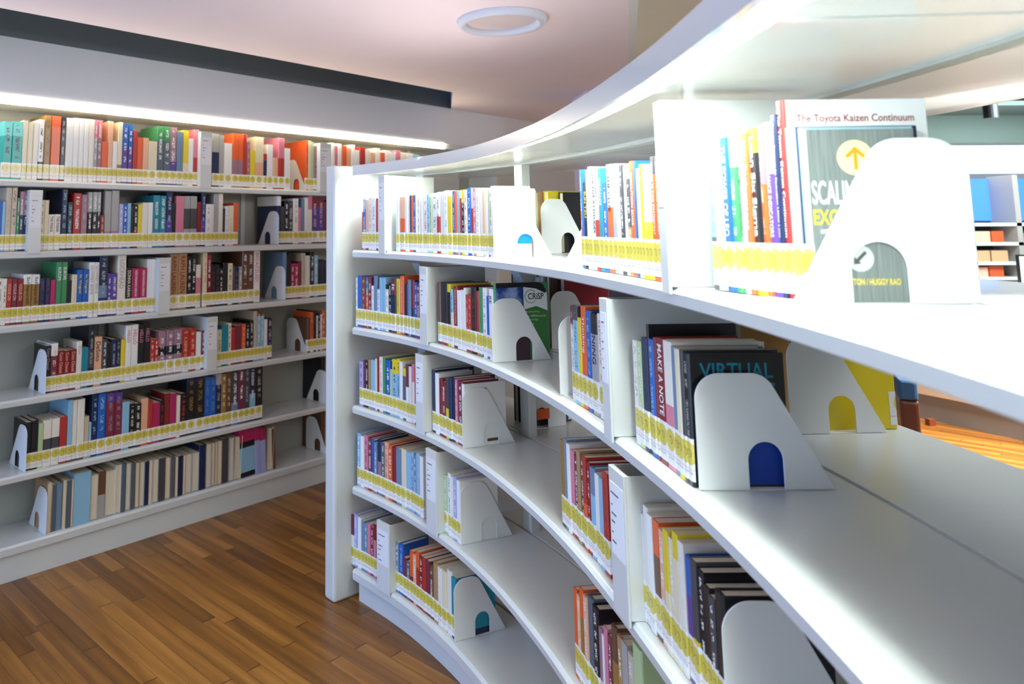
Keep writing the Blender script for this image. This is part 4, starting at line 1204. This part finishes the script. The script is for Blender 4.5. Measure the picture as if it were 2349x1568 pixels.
2888;2.1502 0.0277 0.236 gy
2888;2.1780 0.0277 0.229 be =w
5595;2.2057 0.0445 0.263 lg
# R|5|bottom shelf of the curved bookcase, beside the end panel|0
941;0.2825 0.0297 0.204 mr @0,0.6,w
835;0.3122 0.0246 0.215 lv =w
835;0.3368 0.0246 0.208 w =w
708;0.3613 0.0216 0.201 bl @0,1,gb
708;0.3829 0.0216 0.194 gb =w
731;0.4045 0.0218 0.200 pk
731;0.4263 0.0218 0.193 mr =w
677;0.4481 0.0186 0.212 pk @0.7,1,dr
677;0.4667 0.0186 0.205 mr =w
# R|5|bottom shelf of the curved bookcase, right of its divider|0
950;0.5691 0.0268 0.197 bl =lb
950;0.5959 0.0268 0.190 gb =w
950;0.6228 0.0268 0.191 bl =lb
622;0.6496 0.0233 0.148 nv @0,1,mr
622;0.6729 0.0233 0.141 sl =w
766;0.6963 0.0223 0.189 or @0,0.5,dr
766;0.7185 0.0223 0.182 pe =w
865;0.7408 0.0232 0.203 rd @0.7,1,or
865;0.7640 0.0232 0.196 dr =w
865;0.7871 0.0232 0.197 rd
922;0.8103 0.0254 0.195 mr
922;0.8357 0.0254 0.188 br =w
1261;0.8611 0.0314 0.210 cr @0,1,tn
1261;0.8925 0.0314 0.203 iv =w
1261;0.9239 0.0314 0.204 cr
1500;0.9553 0.0354 0.218 iv
'''
CUT = 1152
GROUPS = {}
sec = None; cnt = 0
for line in DATA.strip().split('\n'):
    if line[0] == '#':
        case, sh_, ph, rev = line[2:].split('|'); sh_ = int(sh_); rev = int(rev); cnt = 0
        ph = ph.replace('the ', '') ; continue
    area, rest = line.split(';', 1)
    head, _, tail = rest.partition(" '")
    p = head.split(); t, w_, h, c = float(p[0]), float(p[1]), float(p[2]), p[3]
    bands = []; mark = ''
    for q in p[4:]:
        if q[0] == '@': a_, b_, k_ = q[1:].split(','); bands.append((float(a_), float(b_), k_))
        elif q[0] == '=': mark = q[1:]
    spec = dict(c=c, bands=bands[:2], mark=mark)
    o_ = next((float(q[1:]) for q in p[4:] if q[0] == 'o'), .018)
    if tail: tc, _, tx = tail.partition(' '); spec['tc'] = tc; spec['text'] = tx
    cnt += 1
    rnd = random.Random(cnt * 97 + sh_ * 7 + len(ph))
    z = (ZR if case == 'R' else ZL)[sh_]
    nm = NAMES[c]
    if bands and bands[0][2] != c: nm += ' and ' + NAMES[bands[0][2]]
    label = '%s book, %s from left, %s' % (nm, ORD[cnt - 1], ph)
    if len(label.split()) > 16: label = '%s book, %s from left, %s' % (NAMES[c], ORD[cnt - 1], ph)
    label = ' '.join(label.split()[:16])
    d = rnd.uniform(.13, .165) if h < .215 else rnd.uniform(.15, .19)
    if h > .26: d = rnd.uniform(.19, .23)
    if case == 'L' and h > .26: d = rnd.uniform(.2, .25)
    hard = w_ > .024 and rnd.random() < .7
    if case == 'R' and sh_ == 1 and 'Kaizen' in spec.get('text', ''): continue
    lean = -.045 if (rev and t > .33) else 0.0
    if rev and c not in ('tn', 'cr', 'gy', 'iv', 'be'): rev2 = 0
    else: rev2 = rev
    make_book(case, t + w_ / 2, w_, h, z, spec, label, 'library books in rows on the shelves', d, hard, lean, bool(rev2), sticker=not rev, off=o_ + rnd.uniform(0, .004), stuff=int(area) < CUT)
md = MERGE
if md['v']:
    o = mesh_obj('books', md['v'], md['f'], uvs=md['u'], fattr=md['a'], mats=[COVER, PAGES, STICK], midx=md['mi'])
    o['kind'] = 'stuff'; tag(o, 'remaining thin and distant library books filling the gaps in both bookcases', 'books')

# ------------------------------------------------------------------ books whose covers face the camera
GB = 'library books with their front cover showing'
def B(case, sh, t, w_, h, d, label, c, bands=(), mark='', text=None, tc='w', hard=True, group=GB, **k):
    spec = dict(c=c, bands=list(bands), mark=mark)
    if text: spec['text'] = text; spec['tc'] = tc
    return make_book(case, t, w_, h, (ZR if case == 'R' else ZL)[sh], spec, label, group, d, hard, **k)
def patch(name, parent, m, w_, pts, lift=.0004, th_=.0004):
    """flat print on the cover face at x=+w/2, outline in (y, z)"""
    x = w_ / 2 + lift; n = len(pts)
    V = [(x, p, q) for p, q in pts] + [(x + th_, p, q) for p, q in pts]; F = []
    for tr in tessellate_polygon([[Vector((p, q, 0)) for p, q in pts]]): F.append(tuple(n + i for i in tr)); F.append(tuple(reversed(tr)))
    F += [(i, (i + 1) % n, n + (i + 1) % n, n + i) for i in range(n)]
    return mesh_obj(name, V, F, m, parent)
def cover_text(parent, w_, txt, code, y0, z0, length, height, lift=.0012, name='cover_lettering'):
    return put_text(name, txt, ink(code), parent, (w_ / 2 + lift, y0, z0), (0, 1, 0), (0, 0, 1), length, height)
def circ(cy, cz, r, n=36): return [(cy + r * math.cos(2 * PI * i / n), cz + r * math.sin(2 * PI * i / n)) for i in range(n)]
KA, KS = 2.7694, 2.8189
# red spine, white cover, taller than its neighbours
kw = .0195
k = B('R', 1, KA + kw / 2, kw, .289, .206, 'tall red spined book, white cover titled in thin red letters, behind the arrow cover', 'rd', text='The Toyota Kaizen Continuum', tc='w', off=.082)
patch('front_cover_print', k, mat('glossy_white_cover', '#f1f3f6', .25, coat=.4), kw, [(.006, .001), (.2055, .001), (.2055, .2888), (.006, .2888)])
cover_text(k, kw, 'The Toyota Kaizen Continuum', 'dr', .020, .2525, .168, .0145)
# grey cover with arrow
sw = .0134
s = B('R', 1, KS + sw / 2, sw, .2395, .150, 'grey cover with orange arrow in a yellow circle, behind the nearest bookend', 'gy', mark='w', off=.088)
cg = NT('brushed_grey_cover'); tc_ = cg.n('ShaderNodeTexCoord'); mp_ = cg.n('ShaderNodeMapping'); mp_.inputs['Scale'].default_value = (1, 260, 12)
cg.l(tc_.outputs['Object'], mp_.inputs[0]); nz_ = cg.n('ShaderNodeTexNoise'); nz_.inputs['Scale'].default_value = 1.0; cg.l(mp_.outputs[0], nz_.inputs['Vector'])
cg.l(cg.mix(nz_.outputs[0], lin('#4d5554'), lin('#8b9190')), cg.b.inputs['Base Color']); cg.b.inputs['Roughness'].default_value = .35
patch('front_cover_print', s, cg.m, sw, [(.004, .001), (.149, .001), (.149, .239), (.004, .239)])
patch('cover_disc', s, mat('pale_yellow_print', '#f2eca0', .4), sw, circ(.068, .199, .0245), .001)
ar = [(y - .005, z + .003) for y, z in [(.0705, .179), (.0755, .179), (.0755, .2025), (.0835, .195), (.087, .199), (.073, .212), (.059, .199), (.0625, .195), (.0705, .2025)]]
patch('cover_arrow', s, mat('orange_print', '#ef8a1f', .4), sw, ar, .0016)
cover_text(s, sw, 'SCALING UP', 'w', .006, .134, .098, .033)
cover_text(s, sw, 'EXCELLENCE', 'ye', .006, .106, .105, .021)
cover_text(s, sw, 'GETTING TO MORE WITHOUT SETTLING FOR LESS', 'w', .014, .094, .125, .0055)
patch('cover_disc', s, mat('pale_grey_print', '#b9bdbb', .4), sw, circ(.064, .060, .018), .001)
patch('cover_arrow', s, ink('dg'), sw, [(.055, .052), (.0555, .062), (.0585, .059), (.070, .070), (.073, .067), (.0615, .056), (.0645, .053), (.0555, .052)][:-1], .0016)
cover_text(s, sw, 'SUTTON / HUGGY RAO', 'ye', .040, .024, .075, .0085)
# blank white cover
ww = .030
b = B('R', 1, 1.362, ww, .238, .135, 'blank white cover behind a bookend on the top curved shelf', 'w', off=.014)
patch('front_cover_print', b, mat('glossy_white_cover', '#f1f3f6', .25), ww, [(.004, .001), (.134, .001), (.134, .237), (.004, .237)])
patch('cover_panel', b, mat('bright_blue_print', '#0d84d8', .4), ww, [(.05, .045), (.134, .045), (.134, .095), (.05, .095)], .001)
cover_text(b, ww, 'export', 'gy', .09, .026, .035, .010)
# sky and green cover with rounded corner
cw = .0134
c = B('R', 2, 1.3478, cw, .254, .198, 'book with sky-blue photo, white logo panel and green lower cover', 'gn', off=.02)
patch('front_cover_print', c, mat('green_cover_print', '#2f7a35', .3, coat=.4), cw, [(.004, .001), (.188, .001), (.194, .01), (.194, .18), (.004, .18)])
patch('cover_panel', c, mat('maroon_brown_print', '#3d2430', .4), cw, [(.004, .001), (.125, .001), (.125, .12), (.004, .12)], .0008)
patch('cover_panel', c, mat('white_print', '#eef1f1', .3), cw, [(.104, .165), (.150, .176), (.193, .16), (.192, .215), (.184, .238), (.104, .241)], .0010)
patch('cover_band', c, ink('bk'), cw, [(.004, .238), (.104, .240), (.150, .234), (.185, .218), (.190, .226), (.178, .246), (.160, .255), (.004, .255)], .0014)
sky = NT('sky_photo_print'); t_ = sky.n('ShaderNodeTexCoord'); n_ = sky.n('ShaderNodeTexNoise'); n_.inputs['Scale'].default_value = 22; n_.inputs['Detail'].default_value = 5
sky.l(t_.outputs['Object'], n_.inputs['Vector']); r_ = sky.n('ShaderNodeValToRGB'); sky.l(n_.outputs[0], r_.inputs[0])
r_.color_ramp.elements[0].position = .42; r_.color_ramp.elements[0].color = lin('#123a8c'); r_.color_ramp.elements[1].position = .68; r_.color_ramp.elements[1].color = lin('#9fb9e6')
sky.l(r_.outputs[0], sky.b.inputs['Base Color'])
patch('cover_photo', c, sky.m, cw, [(.004, .12), (.104, .12), (.104, .240), (.004, .238)], .0012)
cover_text(c, cw, 'CRiSP', 'bk', .121, .198, .058, .021, .0020)
ring = circ(.131, .208, .0225); inn = circ(.131, .208, .0205)
rg = [ring[i] for i in range(4, 33)] + [inn[i] for i in range(32, 3, -1)]
patch('cover_ring', c, ink('gn'), cw, rg, .0014)
for i, l_ in enumerate(('Motivating', 'the Millennial', 'Knowledge', 'Worker')): cover_text(c, cw, l_, 'lg', .108, .153 - i * .013, .0055 * len(l_), .008)
# black cover, blue lettering
vw = .0216
v_ = B('R', 2, 2.530, vw, .222, .168, 'black book titled VIRTUAL in blue, half hidden by a bookend', 'bk', mark='gy')
patch('front_cover_print', v_, mat('black_gloss_cover', '#0c0d11', .3, coat=.4), vw, [(.004, .001), (.168, .001), (.168, .224), (.004, .224)])
cover_text(v_, vw, 'VIRTUAL', 'te', .020, .181, .128, .026)
cover_text(v_, vw, 'TEAMS', 'te', .020, .146, .132, .028)
patch('cover_photo', v_, mat('deep_blue_print', '#0d3a9c', .35), vw, [(.06, .004), (.165, .004), (.165, .10), (.06, .10)], .0008)
# others
o = B('R', 3, 1.0925, .016, .219, .175, 'white cover with brown foot stripe on the third curved shelf', 'w')
patch('cover_band', o, ink('br'), .016, [(.095, .012), (.165, .012), (.165, .022), (.095, .022)])
patch('cover_panel', o, ink('nv'), .016, [(.08, .196), (.092, .194), (.095, .199), (.082, .201)])
B('R', 4, 1.047, .025, .200, .16, 'white cover with brown page edge behind fourth-shelf bookend', 'iv')
B('R', 5, 1.0, .030, .205, .17, 'teal cover behind the bottom-shelf bookend', 'te', [(0, .1, 'nv')])
B('R', 3, 2.612, .030, .205, .17, 'black cover behind the nearest third-shelf bookend', 'bk')
B('L', 5, 1.085, .03, .28, .2, 'black cover beside the end panel, fifth row of wall bookcase', 'bk', off=.08, sticker=False)
B('L', 6, 1.085, .03, .25, .2, 'brown cover beside the end panel, bottom row of wall bookcase', 'br', off=.08, sticker=False)

# books on the far side of the curved bookcase, seen through the open shelves
RG = 'books on the far side of the curved bookcase'
def RB(sh, t, w_, h, d, label, c, off=.60, **k): return B('R', sh, t, w_, h, d, label, c, group=RG, rear=True, off=off, hard=True, **k)
RB(1, 1.135, .03, .232, .16, 'black cover seen on the far side above a rear bookend', 'bk')
RB(1, 1.10, .03, .238, .20, 'yellow cover behind the black one, far side top shelf', 'ye')
RB(1, 1.065, .03, .235, .22, 'tan cover leftmost behind the rear bookend, far side top shelf', 'tn')
RB(2, 1.175, .03, .255, .20, 'deep red cover on the far side of the second shelf', 'dr', mark='pe')
RB(2, 1.145, .025, .255, .24, 'brown book just left of the deep red one, far side', 'br')
RB(2, 1.12, .02, .255, .25, 'ivory book between brown and green covers, far side', 'iv')
RB(2, 1.098, .02, .25, .25, 'white book far side of second shelf beside green cover', 'w')
for i, (c_, l_) in enumerate((('dr', 'dark red'), ('bk', 'black'), ('rd', 'red'), ('nv', 'navy'), ('tn', 'tan'))):
    RB(2, .905 + i * .037, .034, .285, .2, l_ + ' book standing on far side beneath the top shelf seam', c_)
for i, (c_, l_) in enumerate((('iv', 'ivory'), ('gy', 'grey'), ('w', 'white'), ('gb', 'grey blue'), ('iv', 'second ivory'), ('dr', 'dark red'), ('br', 'brown'), ('tn', 'tan'))):
    RB(2, 1.80 + i * .037, .033, .27 - .006 * (i % 3), .22, l_ + ' book on far side behind the black VIRTUAL cover', c_)
RB(2, 2.21, .03, .255, .22, 'yellow cover sheet behind the rear bookend, second shelf', 'ye', mark='gd', off=.635)
RB(3, .90, .03, .26, .2, 'black book on the far side of the third shelf', 'bk')
RB(3, .935, .03, .25, .2, 'navy book on the far side of the third shelf', 'nv')
RB(3, .97, .03, .24, .2, 'dark grey book on the far side of the third shelf', 'dg')
bookend('R', 1, 1.165, be + 'on the far side, before a black cover', off=.325)
bookend('R', 2, 1.205, be + 'on the far side, before a deep red cover', off=.325)
bookend('R', 2, 2.245, be + 'on the far side, yellow showing in its arch', off=.375)
oo = bookend('R', 3, 1.01, be + 'on the far side of the third shelf with orange card', 'back', off=.325)
mesh_obj('orange_card', [(.0022, .075, .035), (.0022, .135, .035), (.0022, .135, .075), (.0022, .075, .075), (.0030, .075, .035), (.0030, .135, .035), (.0030, .135, .075), (.0030, .075, .075)], [(3, 2, 1, 0), (4, 5, 6, 7), (0, 1, 5, 4), (1, 2, 6, 5), (2, 3, 7, 6), (3, 0, 4, 7)], ink('or'), oo)

# ================================================================== far room, right
rr = paint('brown_leather', '#5a3328', .4)
area_light('added_upper_ceiling_fill', (2.7, 1.2, 2.3), (2.7, 1.3, 3.05), 0.8, 0.8, 14, (0.95, 1.0, 0.96))  # unseen upward fill, added to brighten the higher ceiling
def bench(x, y, rz, label, hx=.055):
    e = empty('ottoman', label, 'ottoman', (x, y, 0), rz, 'brown ottomans in the reading area')
    box('frame', STEEL, -hx - .01, hx + .01, -.26, .26, 0, .05, e, .008)
    box('upholstery', rr, -hx, hx, -.25, .25, .05, .40, e, .02)
    box('seat_cushion', mat('blue_fabric', '#2d5f8f', .8), -hx, hx, -.25, .25, .40, .54, e, .02)
bench(3.72, 5.45, -.5, 'narrow brown ottoman with blue seat, left one beyond the curved bookcase')
bench(4.10, 4.60, -.5, 'narrow brown ottoman at the right edge of the picture')
e = empty('service_counter', 'white service counter with grey base on the wood floor', 'counter', (4.62, 5.95, 0), math.atan2(-.8, .34))
box('front', paint('cream_laminate', '#e8dcc6', .5), -.9, 2.6, 0, .6, .20, 1.0, e, .005)
box('kickplate', paint('grey_laminate', '#8f9090', .5), -.9, 2.6, .02, .58, 0, .20, e)
box('worktop', paint('white_worktop', '#eff2f1', .3), -.95, 2.65, -.04, .64, 1.0, 1.06, e, .008)
tag(box('wooden_block', mat('red_brown_wood', '#7a3b25', .5), 4.36, 4.41, 6.12, 6.17, 0, .05), 'small red-brown block on the floor before the counter', 'block')
# display unit with blue header
e = empty('display_unit', 'tall grey display unit with blue header panel and open shelves', 'display unit', (5.55, 7.0, 0))
ALU = paint('grey_aluminium', '#a9a5a0', .4)
box('header_panel', mat('blue_backlit_panel', '#2f63c8', .4, emit='#4a86f0', estr=.9), 0, 1.9, .28, .30, 1.62, 2.03, e)
box('back_board', paint('slate_board', '#39434a', .6), 0, 1.9, .3, .33, 0, 1.62, e)
for x in (-.03, .42, 1.02, 1.9): box('upright', ALU, x, x + .05, 0, .3, 0, 2.05, e)
for z in (1.60, 1.42, 1.24, 1.10): box('shelf', STEEL, 0, 1.9, 0, .3, z - .03, z, e)
box('lower_back', paint('beige_slat_board', '#b3a387', .7), 0, 1.9, .27, .29, .9, 1.07, e)
cols = ['#e8d23a', '#d9572b', '#f0b49a', '#cfd8e6', '#3d6fc4', '#e9e4dc', '#c9a27a', '#7fa3d8']
random.seed(3)
for zi, z in enumerate((1.10, 1.24, 1.42)):
    x = .04
    for j in range(9):
        w_ = random.uniform(.09, .16)
        if .36 < x + w_ and x < .49: x = .49
        if .96 < x + w_ and x < 1.09: x = 1.09
        if x + w_ > 1.88: break
        cc = random.choice(cols)
        nm = {'#e8d23a': 'yellow', '#d9572b': 'orange', '#f0b49a': 'peach', '#cfd8e6': 'pale blue', '#3d6fc4': 'blue', '#e9e4dc': 'ivory', '#c9a27a': 'tan', '#7fa3d8': 'sky blue'}[cc]
        bo = box('display_box', mat('carton_' + nm.replace(' ', '_'), cc, .5), 5.55 + x, 5.55 + x + w_, 7.05, 7.2, z, z + random.uniform(.07, .115))
        tag(bo, '%s carton, %s from left on the %s shelf of the display unit' % (nm, ORD[j], ('lower', 'middle', 'upper')[zi]), 'box', 'cartons in the display unit'); x += w_ + .015
fr = empty('picture_frame', 'black framed pale picture standing on the counter top', 'picture frame', (5.62, 6.62, 1.06))
box('frame', ink('bk'), 0, .21, 0, .02, 0, .26, fr); box('picture', mat('pale_print', '#dfe2da', .5), .015, .195, -.003, 0, .015, .245, fr)
box('display_table', STEEL, 5.3, 7.3, 6.5, 6.95, .98, 1.06)
tag(bpy.data.objects['display_table'], 'white table ledge in front of the display unit', 'table')
struct(box('trim_6', mat('lit_header_panel', '#ffffff', emit='#f2fff8', estr=1.6), 4.4, 8.8, 7.3, 7.4, 2.09, 2.36))
struct(box('trim_7', GREYG, 3.0, 8.8, 7.0, 7.1, 2.36, 2.62))
struct(box('trim_8', GREYG, 3.0, 8.8, 6.4, 7.0, 2.62, 2.66))
struct(box('trim_9', DARKV, 2.6, 8.8, 3.6, 8.2, 2.9, 2.95))
tl = empty('track_spotlight', 'black track spotlight hanging under the dark ceiling', 'spotlight', (5.0, 6.0, 2.45))
g = G(); g.quad_prism(disc_prism(0, 0, .05, 20), 0, .16); g.obj('head', ink('bk'), tl); box('stem', ink('bk'), -.01, .01, -.01, .01, .16, .45, tl)
# far end, seen above the books of the top curved shelf
pb = empty('notice_board', 'cream notice board standing behind the curved bookcase', 'notice board', (1.25, 6.2, 0))
box('board', paint('cream_board', '#e9e3d3', .7), 0, .62, 0, .03, 1.2, 2.05, pb); box('board_post', STEEL, .02, .05, .03, .06, 0, 1.2, pb); box('board_post', STEEL, .57, .60, .03, .06, 0, 1.2, pb)
pc = tag(box('square_column', paint('lilac_grey_paint', '#cfc6d6', .7), 1.42, 1.85, 5.0, 5.4, 1.64, 2.52), 'pale lilac square column rising behind the curved bookcase', 'column')
cabn = empty('low_cabinet', 'dark low cabinet below the lilac column', 'cabinet', (1.40, 4.95, 0))
box('body', paint('dark_purple_grey_laminate', '#3c3a48', .5), 0, .5, 0, .5, 0, 1.62, cabn); box('worktop', STEEL, -.02, .52, -.02, .52, 1.62, 1.64, cabn)
